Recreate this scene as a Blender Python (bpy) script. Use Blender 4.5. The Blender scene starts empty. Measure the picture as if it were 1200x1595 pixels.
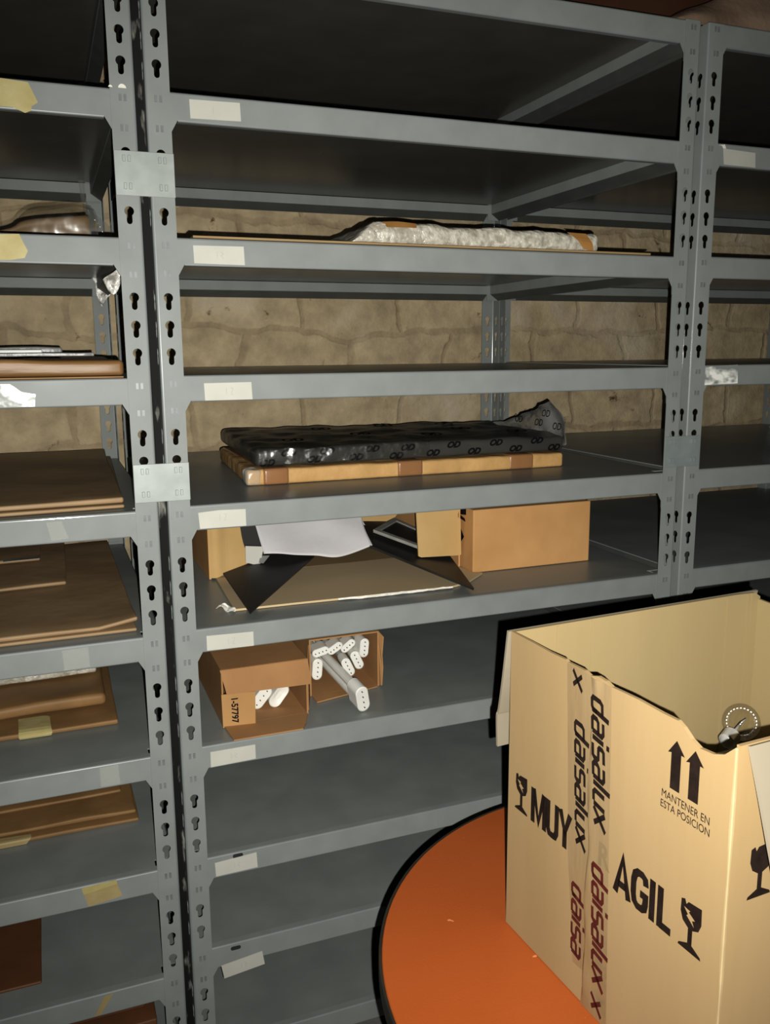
import bpy, bmesh, math, random
from mathutils import Vector, Matrix, noise
from mathutils.geometry import tessellate_polygon
random.seed(7)
COL = bpy.context.scene.collection
MATS = {}

# ---------------------------------------------------------------- materials
def new_mat(name):
    m = bpy.data.materials.new(name); m.use_nodes = True
    nt = m.node_tree
    return m, nt, nt.nodes['Principled BSDF']

def surf(name, c1, c2=None, rough=0.5, scale=8.0, bump=0.0, bscale=40.0, metal=0.0, spec=0.5,
         coat=0.0, coatr=.1, stretch=(1, 1, 1), detail=5.0, rvar=0.0, lo=0.35, hi=0.68, speck=None):
    """noise-tinted principled surface in object coordinates"""
    m, nt, p = new_mat(name)
    N, L = nt.nodes, nt.links
    tc = N.new('ShaderNodeTexCoord'); mp = N.new('ShaderNodeMapping')
    mp.inputs['Scale'].default_value = stretch
    L.new(tc.outputs['Object'], mp.inputs['Vector'])
    n = N.new('ShaderNodeTexNoise'); n.inputs['Scale'].default_value = scale; n.inputs['Detail'].default_value = detail
    L.new(mp.outputs[0], n.inputs['Vector'])
    r = N.new('ShaderNodeValToRGB')
    r.color_ramp.elements[0].position = lo; r.color_ramp.elements[1].position = hi
    r.color_ramp.elements[0].color = (*c1, 1); r.color_ramp.elements[1].color = (*(c2 or c1), 1)
    L.new(n.outputs[0], r.inputs[0])
    col = r.outputs[0]
    if speck:
        n2 = N.new('ShaderNodeTexNoise'); n2.inputs['Scale'].default_value = speck[0]; n2.inputs['Detail'].default_value = 2
        L.new(tc.outputs['Object'], n2.inputs['Vector'])
        r2 = N.new('ShaderNodeValToRGB'); r2.color_ramp.elements[0].position = speck[2]; r2.color_ramp.elements[1].position = speck[2] + .02
        L.new(n2.outputs[0], r2.inputs[0])
        mx = N.new('ShaderNodeMix'); mx.data_type = 'RGBA'
        L.new(r2.outputs[0], mx.inputs[0]); L.new(col, mx.inputs[6]); mx.inputs[7].default_value = (*speck[1], 1)
        col = mx.outputs[2]
    L.new(col, p.inputs['Base Color'])
    p.inputs['Roughness'].default_value = rough; p.inputs['Metallic'].default_value = metal
    p.inputs['Specular IOR Level'].default_value = spec
    p.inputs['Coat Weight'].default_value = coat; p.inputs['Coat Roughness'].default_value = coatr
    if rvar:
        mr = N.new('ShaderNodeMapRange'); mr.inputs[3].default_value = rough - rvar; mr.inputs[4].default_value = rough + rvar
        L.new(n.outputs[0], mr.inputs[0]); L.new(mr.outputs[0], p.inputs['Roughness'])
    if bump:
        b = N.new('ShaderNodeTexNoise'); b.inputs['Scale'].default_value = bscale; b.inputs['Detail'].default_value = 4
        L.new(mp.outputs[0], b.inputs['Vector'])
        bp = N.new('ShaderNodeBump'); bp.inputs['Strength'].default_value = 1.0; bp.inputs['Distance'].default_value = bump
        L.new(b.outputs[0], bp.inputs['Height']); L.new(bp.outputs[0], p.inputs['Normal'])
    MATS[name] = m
    return m

def clear_film(name, tint=(0.9, 0.9, 0.88), opacity=0.3, rough=0.12, bump=0.004, bscale=30, colour=(0.6, 0.6, 0.58), edge=.9):
    m, nt, p = new_mat(name)
    N, L = nt.nodes, nt.links
    p.inputs['Base Color'].default_value = (*colour, 1); p.inputs['Roughness'].default_value = rough
    p.inputs['Specular IOR Level'].default_value = 0.9
    tc = N.new('ShaderNodeTexCoord')
    b = N.new('ShaderNodeTexNoise'); b.inputs['Scale'].default_value = bscale; b.inputs['Detail'].default_value = 3
    L.new(tc.outputs['Object'], b.inputs['Vector'])
    bp = N.new('ShaderNodeBump'); bp.inputs['Strength'].default_value = 1.0; bp.inputs['Distance'].default_value = bump
    L.new(b.outputs[0], bp.inputs['Height']); L.new(bp.outputs[0], p.inputs['Normal'])
    t = N.new('ShaderNodeBsdfTransparent'); t.inputs[0].default_value = (*tint, 1)
    mx = N.new('ShaderNodeMixShader')
    L.new(t.outputs[0], mx.inputs[1]); L.new(p.outputs[0], mx.inputs[2])
    lw = N.new('ShaderNodeLayerWeight'); lw.inputs[0].default_value = 0.35
    L.new(bp.outputs[0], lw.inputs['Normal'])
    mr = N.new('ShaderNodeMapRange'); mr.inputs[3].default_value = opacity; mr.inputs[4].default_value = edge
    L.new(lw.outputs['Facing'], mr.inputs[0]); L.new(mr.outputs[0], mx.inputs[0])
    L.new(mx.outputs[0], N['Material Output'].inputs['Surface'])
    MATS[name] = m
    return m

def glint_film(name, weight=.17, rough=.27, bump=.006, bscale=30):
    m, nt, p = new_mat(name)
    N, L = nt.nodes, nt.links
    tc = N.new('ShaderNodeTexCoord')
    b = N.new('ShaderNodeTexNoise'); b.inputs['Scale'].default_value = bscale; b.inputs['Detail'].default_value = 2
    L.new(tc.outputs['Object'], b.inputs['Vector'])
    bp = N.new('ShaderNodeBump'); bp.inputs['Strength'].default_value = 1.0; bp.inputs['Distance'].default_value = bump
    L.new(b.outputs[0], bp.inputs['Height'])
    t = N.new('ShaderNodeBsdfTransparent'); t.inputs[0].default_value = (.97, .97, .95, 1)
    g = N.new('ShaderNodeBsdfGlossy'); g.inputs['Roughness'].default_value = rough; g.inputs['Color'].default_value = (.9, .9, .88, 1)
    L.new(bp.outputs[0], g.inputs['Normal'])
    mx = N.new('ShaderNodeMixShader'); mx.inputs[0].default_value = weight
    L.new(t.outputs[0], mx.inputs[1]); L.new(g.outputs[0], mx.inputs[2])
    L.new(mx.outputs[0], N['Material Output'].inputs['Surface'])
    MATS[name] = m
    return m

def clear_glass(name):
    m, nt, p = new_mat(name)
    N, L = nt.nodes, nt.links
    t = N.new('ShaderNodeBsdfTransparent'); t.inputs[0].default_value = (0.97, 0.97, 0.96, 1)
    g = N.new('ShaderNodeBsdfGlossy'); g.inputs['Roughness'].default_value = 0.04
    lw = N.new('ShaderNodeLayerWeight'); lw.inputs[0].default_value = 0.25
    mr = N.new('ShaderNodeMapRange'); mr.inputs[3].default_value = 0.03; mr.inputs[4].default_value = 0.42
    L.new(lw.outputs['Facing'], mr.inputs[0])
    mx = N.new('ShaderNodeMixShader'); L.new(mr.outputs[0], mx.inputs[0])
    L.new(t.outputs[0], mx.inputs[1]); L.new(g.outputs[0], mx.inputs[2])
    L.new(mx.outputs[0], N['Material Output'].inputs['Surface'])
    MATS[name] = m
    return m

def masonry(name):
    m, nt, p = new_mat(name)
    N, L = nt.nodes, nt.links
    tc = N.new('ShaderNodeTexCoord')
    sep = N.new('ShaderNodeSeparateXYZ'); L.new(tc.outputs['Object'], sep.inputs[0])
    cmb = N.new('ShaderNodeCombineXYZ'); L.new(sep.outputs[0], cmb.inputs[0]); L.new(sep.outputs[2], cmb.inputs[1])
    wn = N.new('ShaderNodeTexNoise'); wn.inputs['Scale'].default_value = 3.6; wn.inputs['Detail'].default_value = 5
    L.new(cmb.outputs[0], wn.inputs['Vector'])
    sub = N.new('ShaderNodeVectorMath'); sub.operation = 'SUBTRACT'; sub.inputs[1].default_value = (.5, .5, .5)
    L.new(wn.outputs['Color'], sub.inputs[0])
    sc = N.new('ShaderNodeVectorMath'); sc.operation = 'SCALE'; sc.inputs['Scale'].default_value = 0.17
    L.new(sub.outputs[0], sc.inputs[0])
    add = N.new('ShaderNodeVectorMath'); L.new(cmb.outputs[0], add.inputs[0]); L.new(sc.outputs[0], add.inputs[1])
    br = N.new('ShaderNodeTexBrick'); br.inputs['Scale'].default_value = 1.0
    br.inputs['Brick Width'].default_value = 0.34; br.inputs['Row Height'].default_value = 0.165
    br.inputs['Mortar Size'].default_value = 0.013; br.inputs['Mortar Smooth'].default_value = .7
    br.inputs['Color1'].default_value = (.54, .445, .295, 1); br.inputs['Color2'].default_value = (.49, .40, .26, 1)
    br.inputs['Mortar'].default_value = (.43, .345, .225, 1)
    L.new(add.outputs[0], br.inputs['Vector'])
    n1 = N.new('ShaderNodeTexNoise'); n1.inputs['Scale'].default_value = 13; n1.inputs['Detail'].default_value = 9; n1.inputs['Roughness'].default_value = .62
    L.new(cmb.outputs[0], n1.inputs['Vector'])
    r1 = N.new('ShaderNodeValToRGB'); r1.color_ramp.elements[0].position = .3; r1.color_ramp.elements[1].position = .72
    r1.color_ramp.elements[0].color = (.72, .71, .70, 1); r1.color_ramp.elements[1].color = (1.2, 1.19, 1.17, 1)
    L.new(n1.outputs[0], r1.inputs[0])
    mul = N.new('ShaderNodeMix'); mul.data_type = 'RGBA'; mul.blend_type = 'MULTIPLY'; mul.inputs[0].default_value = 1
    L.new(br.outputs['Color'], mul.inputs[6]); L.new(r1.outputs[0], mul.inputs[7])
    # scattered dark chips
    n2 = N.new('ShaderNodeTexNoise'); n2.inputs['Scale'].default_value = 11; n2.inputs['Detail'].default_value = 6; n2.inputs['Roughness'].default_value = .7
    L.new(add.outputs[0], n2.inputs['Vector'])
    r2 = N.new('ShaderNodeValToRGB'); r2.color_ramp.elements[0].position = .30; r2.color_ramp.elements[1].position = .365
    r2.color_ramp.elements[0].color = (.25, .2, .15, 1); r2.color_ramp.elements[1].color = (1, 1, 1, 1)
    L.new(n2.outputs[0], r2.inputs[0])
    mul2 = N.new('ShaderNodeMix'); mul2.data_type = 'RGBA'; mul2.blend_type = 'MULTIPLY'; mul2.inputs[0].default_value = 1
    L.new(mul.outputs[2], mul2.inputs[6]); L.new(r2.outputs[0], mul2.inputs[7])
    # pale plaster smears
    n3 = N.new('ShaderNodeTexNoise'); n3.inputs['Scale'].default_value = 3.2; n3.inputs['Detail'].default_value = 8
    L.new(cmb.outputs[0], n3.inputs['Vector'])
    r3 = N.new('ShaderNodeValToRGB'); r3.color_ramp.elements[0].position = .56; r3.color_ramp.elements[1].position = .75
    L.new(n3.outputs[0], r3.inputs[0])
    mx = N.new('ShaderNodeMix'); mx.data_type = 'RGBA'; L.new(r3.outputs[0], mx.inputs[0])
    L.new(mul2.outputs[2], mx.inputs[6]); mx.inputs[7].default_value = (.64, .56, .43, 1)
    L.new(mx.outputs[2], p.inputs['Base Color'])
    p.inputs['Roughness'].default_value = 0.9; p.inputs['Specular IOR Level'].default_value = .15
    ad = N.new('ShaderNodeMath'); ad.operation = 'MULTIPLY_ADD'; ad.inputs[1].default_value = -0.24
    L.new(br.outputs['Fac'], ad.inputs[0]); L.new(n1.outputs[0], ad.inputs[2])
    bp = N.new('ShaderNodeBump'); bp.inputs['Strength'].default_value = .8; bp.inputs['Distance'].default_value = .015
    L.new(ad.outputs[0], bp.inputs['Height']); L.new(bp.outputs[0], p.inputs['Normal'])
    MATS[name] = m
    return m

PAINT = surf('grey rack paint', (0.2502, 0.2671, 0.2559), (0.2796, 0.2964, 0.2842), rough=.42, spec=.10, coat=.012, coatr=.12, scale=14, bump=.00015, bscale=60, rvar=.04)
EDGEP = surf('glossy bent paint edge', (0.2315, 0.2497, 0.2453), (0.2587, 0.277, 0.2724), rough=.42, coat=.7, coatr=.1, scale=14)
HOOK = surf('grey hook in slot', (0.1751, 0.1888, 0.1856), (0.221, 0.2366, 0.2327), rough=.35, coat=.2, coatr=.15, scale=60)
GAPM = surf('gap shade and glints', (.012, .012, .011), (.30, .30, .27), rough=.7, spec=.15, scale=60, lo=.60, hi=.76, stretch=(1, 1, .25))  # shade of the gap as a dark colour, pale specks painted as glints
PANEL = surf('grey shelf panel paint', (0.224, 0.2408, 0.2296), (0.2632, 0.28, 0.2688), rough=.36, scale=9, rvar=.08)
PANELB = surf('shaded shelf underside', (.105, .10, .088), (.13, .122, .105), rough=.24, scale=7, spec=.38, rvar=.05)  # shade under the shelves deepened in the colour
RAILSHADE = surf('dark grey rail shade', (.085, .09, .082), (.105, .11, .10), rough=.55, scale=12)  # shade on the rails' lower and outer faces put into the colour
GALV = surf('galvanised plate', (0.306, 0.3315, 0.3145), (0.357, 0.3825, 0.3655), rough=.42, spec=.3, scale=30, metal=.12)
GALVD = surf('painted joining plate', (.22, .25, .24), (.26, .29, .28), rough=.45, scale=30)
LABEL = surf('label paper', (0.5, 0.495, 0.44), (0.53, 0.525, 0.465), rough=.8, scale=20)
INK = surf('faint pencil', (.45, .445, .405), (.48, .475, .435), rough=.9, scale=60)
MASK = surf('yellowed masking tape', (0.423, 0.36, 0.153), (0.495, 0.432, 0.216), rough=.6, scale=25, bump=.001, bscale=40)
MASK2 = surf('brown masking tape', (.36, .28, .13), (.42, .34, .17), rough=.6, scale=25, bump=.001, bscale=40)
CARD = surf('cardboard', (0.308, 0.22, 0.11), (0.344, 0.248, 0.132), rough=.75, scale=6, bump=.0004, bscale=25, stretch=(1, 1, .15), spec=.25)
CARDIN = surf('cardboard inner face', (0.2886, 0.2223, 0.1131), (0.3198, 0.2496, 0.1326), rough=.8, scale=5, bump=.0004, bscale=25, stretch=(1, 1, .15), spec=.2)
CARDDK = surf('brown cardboard', (0.54, 0.3075, 0.1275), (0.63, 0.375, 0.165), rough=.75, scale=7, bump=.0004, bscale=30, spec=.25)
CARDLT = surf('light cardboard', (0.525, 0.357, 0.1575), (0.588, 0.4095, 0.1943), rough=.8, scale=8, spec=.2)
CARDRED = surf('red brown cardboard', (0.055, 0.022, 0.01), (0.075, 0.032, 0.015), rough=.75, scale=7, spec=.25)
TORN = surf('torn paper edge', (.75, .72, .64), (.85, .83, .76), rough=.9, scale=60, bump=.002, bscale=120)
KRAFT = surf('kraft paper', (0.483, 0.299, 0.1207), (0.6325, 0.4025, 0.1725), rough=.6, scale=9, bump=.007, bscale=16, spec=.35)
KRAFTDK = surf('dark kraft paper', (0.2954, 0.1977, 0.1066), (0.3759, 0.2636, 0.1466), rough=.55, scale=5, bump=.003, bscale=9, spec=.4)
KRAFTRED = surf('red brown kraft paper', (0.12, 0.0504, 0.0216), (0.18, 0.0792, 0.0336), rough=.55, scale=6, bump=.003, bscale=9, spec=.4)
BUNDLE = surf('brown bundle paper', (.17, .09, .030), (.27, .155, .058), rough=.45, scale=4, bump=.003, bscale=8, stretch=(.4, 1, 3))
KRAFTENV = surf('brown envelope paper', (0.2082, 0.1175, 0.0468), (0.306, 0.1827, 0.0765), rough=.55, scale=6, bump=.003, bscale=9, spec=.35)
PANELCARD = surf('brightened cardboard panel', (.56, .44, .27), (.62, .49, .31), rough=.75, scale=4, spec=.2, stretch=(.4, 1, 1))  # colour lifted to make up for light that only grazes the panel
FLAPPALE = surf('pale cardboard flap', (0.2294, 0.1984, 0.1457), (0.2542, 0.2232, 0.1674), rough=.8, scale=5, spec=.2)
CARDLAMP = surf('lamp carton cardboard', (.36, .20, .088), (.43, .245, .11), rough=.75, scale=7, bump=.0004, bscale=30, spec=.25)
CARDLAMPF = surf('lamp carton flap', (.42, .25, .105), (.48, .295, .13), rough=.75, scale=7, spec=.25)
PARCEL = surf('brown parcel tape', (.30, .155, .07), (.33, .175, .08), rough=.28, scale=12)
BLACKPL = surf('black plastic film', (0.046, 0.046, 0.0414), (0.0667, 0.0667, 0.0598), rough=.34, scale=9, bump=.0035, bscale=18, spec=.5, stretch=(.5, 1, 1))
GREYFLAP = surf('loose dark plastic film', (0.13, 0.13, 0.1209), (0.247, 0.247, 0.2314), rough=.16, scale=12, bump=.004, bscale=18, spec=.9)
PRINT = surf('black print', (.006, .006, .006), (.010, .010, .010), rough=.8, spec=.05, scale=20)
BLACKBD = surf('black foam board', (.022, .020, .018), (.034, .031, .028), rough=.5, scale=9)
GREYED = surf('pale grey board edge', (.34, .33, .30), (.42, .41, .37), rough=.6, scale=30)
WHITEP = surf('white paper', (0.6, 0.585, 0.59), (0.66, 0.645, 0.645), rough=.85, scale=4, bump=.004, bscale=7)
LAMPW = surf('white lamp plastic', (0.76, 0.7505, 0.6935), (0.798, 0.7885, 0.7315), rough=.35, scale=20)
TUBE = surf('frosted lamp tube', (.60, .60, .55), (.66, .66, .60), rough=.25, scale=20)
PIN = surf('dark lamp pin', (.03, .03, .03), (.05, .05, .05), rough=.4, scale=20)
BUBBLE = surf('bubble wrap', (0.38, 0.3515, 0.285), (0.627, 0.5985, 0.513), rough=.3, scale=70, bump=.006, bscale=70, spec=.7, detail=1)
ORTAPE = surf('orange brown tape', (.36, .19, .06), (.42, .23, .08), rough=.4, scale=20)
ORANGE = surf('orange laminate', (0.3397, 0.08481, 0.0177), (0.3713, 0.09638, 0.02149), rough=.42, scale=3, bump=.0002, bscale=250, speck=(55, (.62, .25, .10), .765))
EDGEB = surf('dark table edging', (0.022, 0.019, 0.013), (0.035, 0.03, 0.021), rough=.5, scale=15)
STEEL = surf('black table leg paint', (.02, .02, .02), (.03, .03, .03), rough=.4, scale=15)
BOXINK = surf('dark brown box print', (0.016, 0.01, 0.008), (0.024, 0.016, 0.012), rough=.8, spec=.06, scale=80)
REDINK = surf('dark red box print', (.075, .016, .012), (.10, .022, .016), rough=.8, spec=.06, scale=80)
GHOST = surf('print seen through tape', (.22, .165, .09), (.24, .18, .10), rough=.5, scale=40)
TAPEBR = surf('clear brown parcel tape', (0.26, 0.188, 0.1), (0.296, 0.216, 0.12), rough=.3, scale=16, bump=.0015, bscale=30, stretch=(1, 1, .3))
CONCRETE = surf('concrete floor', (.16, .15, .14), (.24, .23, .21), rough=.85, scale=3, bump=.004, bscale=20)
PLASTER = surf('grey ceiling plaster', (.25, .21, .17), (.32, .27, .22), rough=.9, scale=3, bump=.01, bscale=6)
WRAPPAP = surf('grey brown wrapping paper', (.22, .15, .10), (.34, .245, .175), rough=.7, scale=5, bump=.012, bscale=9)
BRASS = surf('bulb screw base metal', (.46, .455, .43), (.52, .515, .49), rough=.25, metal=.35, spec=.9, scale=20)
GREYSHEET = surf('grey plastic sheet', (0.24, 0.24, 0.232), (0.304, 0.304, 0.288), rough=.35, scale=10, bump=.004, bscale=20)
WHITESH = surf('white plastic profile', (.62, .62, .60), (.68, .68, .66), rough=.4, scale=20)
REDPL = surf('red plastic', (.4, .06, .06), (.45, .08, .07), rough=.4, scale=20)
FILM = clear_film('clear plastic film', opacity=.16, rough=.10, bump=.010, bscale=16, edge=.3)
GLAREFILM = surf('film with painted glare', (0.32, 0.31, 0.27), (0.92, 0.9, 0.84), rough=.25, scale=45, bump=.01, bscale=45, spec=.9, lo=.40, hi=.56)  # white blotches are glare put into the colour
CLEARTAPE = clear_film('clear adhesive tape', opacity=.22, rough=.16, bump=.002, bscale=18, colour=(.62, .63, .58), tint=(1, 1, 1))
GLARETAPE = surf('tape with glare patches', (.27, .29, .28), (.95, .95, .88), rough=.2, scale=26, lo=.42, hi=.58, detail=2, stretch=(1, 1, 1.6))  # pale patches paint the glare on clear tape
GLINT = glint_film('added glint film')
GLINTB = glint_film('shiny clear wrapping', weight=.26, rough=.22, bump=.014, bscale=13)
CARDEDGE = surf('rubbed cardboard edge', (.37, .285, .155), (.43, .335, .19), rough=.8, scale=30, spec=.2)
GLASS = clear_glass('clear bulb glass')
SPARK = surf('bulb bead', (.9, .9, .88), (.95, .95, .93), rough=.3, scale=20)
WALLM = masonry('rough stone masonry')

# ---------------------------------------------------------------- mesh helpers
def link(o, parent=None):
    COL.objects.link(o)
    if parent is not None: o.parent = parent
    return o

def make(name, bm, mat, parent=None, smooth=False, solid=None, bevel=None, recalc=True, loc=None):
    if recalc: bmesh.ops.recalc_face_normals(bm, faces=bm.faces)
    if loc is not None:
        bmesh.ops.translate(bm, verts=bm.verts, vec=-Vector(loc))
    me = bpy.data.meshes.new(name); bm.to_mesh(me); bm.free()
    me.materials.append(mat)
    if smooth:
        for p in me.polygons: p.use_smooth = True
    o = bpy.data.objects.new(name, me)
    if loc is not None: o.location = loc
    link(o, parent)
    if bevel:
        b = o.modifiers.new('bevel', 'BEVEL'); b.width = bevel; b.segments = 2; b.limit_method = 'ANGLE'
    if solid:
        s = o.modifiers.new('solid', 'SOLIDIFY'); s.thickness = solid; s.offset = -1
    return o

def tag(o, label=None, cat=None, group=None, kind=None):
    if label: o['label'] = label
    if cat: o['category'] = cat
    if group: o['group'] = group
    if kind: o['kind'] = kind
    return o

def empty(name, loc, label, cat, group=None):
    o = bpy.data.objects.new(name, None); o.location = loc; o.empty_display_size = .05
    link(o); tag(o, label, cat, group)
    bpy.context.view_layer.update()
    return o

def put(parent, o):
    """parent o keeping the world-space coordinates it was built in"""
    o.parent = parent
    o.matrix_parent_inverse = Matrix.Translation(parent.location).inverted() if parent.parent is None else Matrix()
    return o

def part(name, bm, mat, parent, **k):
    o = make(name, bm, mat, None, **k)
    return put(parent, o)

def box(bm, x0, x1, y0, y1, z0, z1):
    v = [bm.verts.new(p) for p in ((x0,y0,z0),(x1,y0,z0),(x1,y1,z0),(x0,y1,z0),(x0,y0,z1),(x1,y0,z1),(x1,y1,z1),(x0,y1,z1))]
    for f in ((3,2,1,0),(4,5,6,7),(0,1,5,4),(1,2,6,5),(2,3,7,6),(3,0,4,7)): bm.faces.new([v[i] for i in f])
    return v

def slab(bm, pts, n, t):
    """planar or nearly planar outline extruded by t along n"""
    n = Vector(n)
    a = [bm.verts.new(Vector(p)) for p in pts]; b = [bm.verts.new(Vector(p) + n * t) for p in pts]
    for tri in tessellate_polygon([[Vector(p) for p in pts]]):
        bm.faces.new([a[i] for i in tri]); bm.faces.new([b[i] for i in reversed(tri)])
    k = len(pts)
    for i in range(k):
        j = (i + 1) % k
        bm.faces.new((a[i], a[j], b[j], b[i]))

def tube(bm, p0, p1, r0, r1=None, seg=14, caps=True):
    p0, p1 = Vector(p0), Vector(p1); r1 = r0 if r1 is None else r1
    d = (p1 - p0).normalized(); u = d.orthogonal().normalized(); w = d.cross(u)
    A = [bm.verts.new(p0 + (u*math.cos(a)+w*math.sin(a))*r0) for a in [2*math.pi*i/seg for i in range(seg)]]
    B = [bm.verts.new(p1 + (u*math.cos(a)+w*math.sin(a))*r1) for a in [2*math.pi*i/seg for i in range(seg)]]
    for i in range(seg):
        j = (i+1) % seg; bm.faces.new((A[i], A[j], B[j], B[i]))
    if caps: bm.faces.new(A[::-1]); bm.faces.new(B)

def lathe(bm, prof, M, seg=32):
    """prof: (radius, height) list revolved about local Z, placed by matrix M"""
    rings = []
    for r, h in prof:
        if r < 1e-6: rings.append([bm.verts.new(M @ Vector((0, 0, h)))])
        else: rings.append([bm.verts.new(M @ Vector((r*math.cos(2*math.pi*i/seg), r*math.sin(2*math.pi*i/seg), h))) for i in range(seg)])
    for a, b in zip(rings, rings[1:]):
        for i in range(seg):
            j = (i+1) % seg
            if len(a) == 1 and len(b) > 1: bm.faces.new((a[0], b[i], b[j]))
            elif len(b) == 1 and len(a) > 1: bm.faces.new((a[i], a[j], b[0]))
            elif len(a) > 1: bm.faces.new((a[i], a[j], b[j], b[i]))

def sheet(bm, rows, sub=6, amp=0.0, fr=8.0, seed=0.0):
    """bilinear/smooth grid through rows of points; each row the same length"""
    R, C = len(rows), len(rows[0])
    def P(i, j): return Vector(rows[i][j])
    def cr(p, t):
        i = min(int(t), len(p)-2); f = t - i
        p1, p2 = p[i], p[i+1]; p0 = p[i-1] if i > 0 else p1*2-p2; p3 = p[i+2] if i+2 < len(p) else p2*2-p1
        return .5*((2*p1)+(-p0+p2)*f+(2*p0-5*p1+4*p2-p3)*f*f+(-p0+3*p1-3*p2+p3)*f**3)
    g = []
    for a in range((R-1)*sub+1):
        col = [cr([P(i, j) for i in range(R)], a/sub) if R > 1 else P(0, j) for j in range(C)]
        row = []
        for b in range((C-1)*sub+1):
            q = cr(col, b/sub)
            if amp: q = q + noise.noise_vector(q*fr + Vector((seed, seed, seed)))*amp
            row.append(bm.verts.new(q))
        g.append(row)
    for a in range(len(g)-1):
        for b in range(len(g[0])-1):
            bm.faces.new((g[a][b], g[a][b+1], g[a+1][b+1], g[a+1][b]))
    return g

def soft(bm, foot, z0, z1, r, nx=16, ny=10, amp=0.0, fr=7.0, seed=0.0, lift=None):
    """rounded, slightly crumpled package on the footprint quad foot=(front-left, front-right, back-right, back-left)"""
    A, B, Cc, D = [Vector((p[0], p[1], 0)) for p in foot]
    lx = ((B-A).length + (Cc-D).length)/2; ly = ((D-A).length+(Cc-B).length)/2; lz = z1 - z0
    def axis(n, l, rr):
        return [0, .3*rr, rr*.65, rr] + [rr + (l-2*rr)*i/n for i in range(1, n)] + [l-rr, l-rr*.65, l-.3*rr, l]
    r = min(r, lz*.49)
    X, Y, Z = axis(nx, lx, r), axis(ny, ly, r), axis(2, lz, r)
    cache = {}
    def vert(i, j, k):
        key = (i, j, k)
        if key in cache: return cache[key]
        p = Vector((X[i], Y[j], Z[k]))
        q = Vector((min(max(p.x, r), lx-r), min(max(p.y, r), ly-r), min(max(p.z, r), lz-r)))
        d = p - q
        if d.length > 1e-9: p = q + d.normalized()*r
        u, v = p.x/lx, p.y/ly
        xy = (A*(1-u)+B*u)*(1-v)+(D*(1-u)+Cc*u)*v
        w = Vector((xy.x, xy.y, z0 + p.z))
        if amp:
            nv = noise.noise_vector(Vector((w.x*fr+seed, w.y*fr, w.z*fr*.6)))*amp
            f = min(1.0, p.z/max(lz, 1e-6)*1.5)
            w += Vector((nv.x*.6, nv.y*.6, nv.z*f))
        if lift: w.z += lift(u, v, p.z/lz)
        w.z = max(w.z, z0)
        cache[key] = bm.verts.new(w); return cache[key]
    I, J, K = len(X)-1, len(Y)-1, len(Z)-1
    for i in range(I):
        for j in range(J):
            bm.faces.new((vert(i,j,0),vert(i,j+1,0),vert(i+1,j+1,0),vert(i+1,j,0)))
            bm.faces.new((vert(i,j,K),vert(i+1,j,K),vert(i+1,j+1,K),vert(i,j+1,K)))
    for i in range(I):
        for k in range(K):
            bm.faces.new((vert(i,0,k),vert(i+1,0,k),vert(i+1,0,k+1),vert(i,0,k+1)))
            bm.faces.new((vert(i,J,k),vert(i,J,k+1),vert(i+1,J,k+1),vert(i+1,J,k)))
    for j in range(J):
        for k in range(K):
            bm.faces.new((vert(0,j,k),vert(0,j,k+1),vert(0,j+1,k+1),vert(0,j+1,k)))
            bm.faces.new((vert(I,j,k),vert(I,j+1,k),vert(I,j+1,k+1),vert(I,j,k+1)))

def rect(x0, x1, y0, y1): return ((x0, y0), (x1, y0), (x1, y1), (x0, y1))

def solo(name, bm, mat, label, cat, group=None, **k):
    """a thing that is one mesh; its origin sits at the middle of its base"""
    xs = [v.co.x for v in bm.verts]; ys = [v.co.y for v in bm.verts]; zs = [v.co.z for v in bm.verts]
    o = make(name, bm, mat, loc=((min(xs)+max(xs))/2, (min(ys)+max(ys))/2, min(zs)), **k)
    return tag(o, label, cat, group)

def text_bm(s, bold=0.0, shear=0.0):
    cu = bpy.data.curves.new('lettering', 'FONT'); cu.body = s; cu.size = 1; cu.offset = bold; cu.shear = shear
    cu.resolution_u = 6; cu.fill_mode = 'FRONT'
    o = bpy.data.objects.new('lettering', cu); COL.objects.link(o)
    dg = bpy.context.evaluated_depsgraph_get(); dg.update()
    me = bpy.data.meshes.new_from_object(o.evaluated_get(dg))
    bm = bmesh.new(); bm.from_mesh(me)
    bpy.data.objects.remove(o); bpy.data.curves.remove(cu); bpy.data.meshes.remove(me)
    return bm

def add_text(dst, s, fn, x0, x1, z0, z1, bold=.02, shear=0.0):
    """lettering fitted to the rectangle and carried onto a surface by fn(u, v)"""
    t = text_bm(s, bold, shear)
    xs = [v.co.x for v in t.verts]; ys = [v.co.y for v in t.verts]
    a, b, c, d = min(xs), max(xs), min(ys), max(ys)
    m = {v: dst.verts.new(fn(x0+(v.co.x-a)/(b-a)*(x1-x0), z0+(v.co.y-c)/(d-c)*(z1-z0))) for v in t.verts}
    for f in t.faces: dst.faces.new([m[v] for v in f.verts])
    t.free()

def add_poly(dst, pts, fn):
    P = [Vector((a, b, 0)) for a, b in pts]
    v = [dst.verts.new(fn(a, b)) for a, b in pts]
    for tri in tessellate_polygon([P]): dst.faces.new([v[i] for i in tri])

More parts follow.
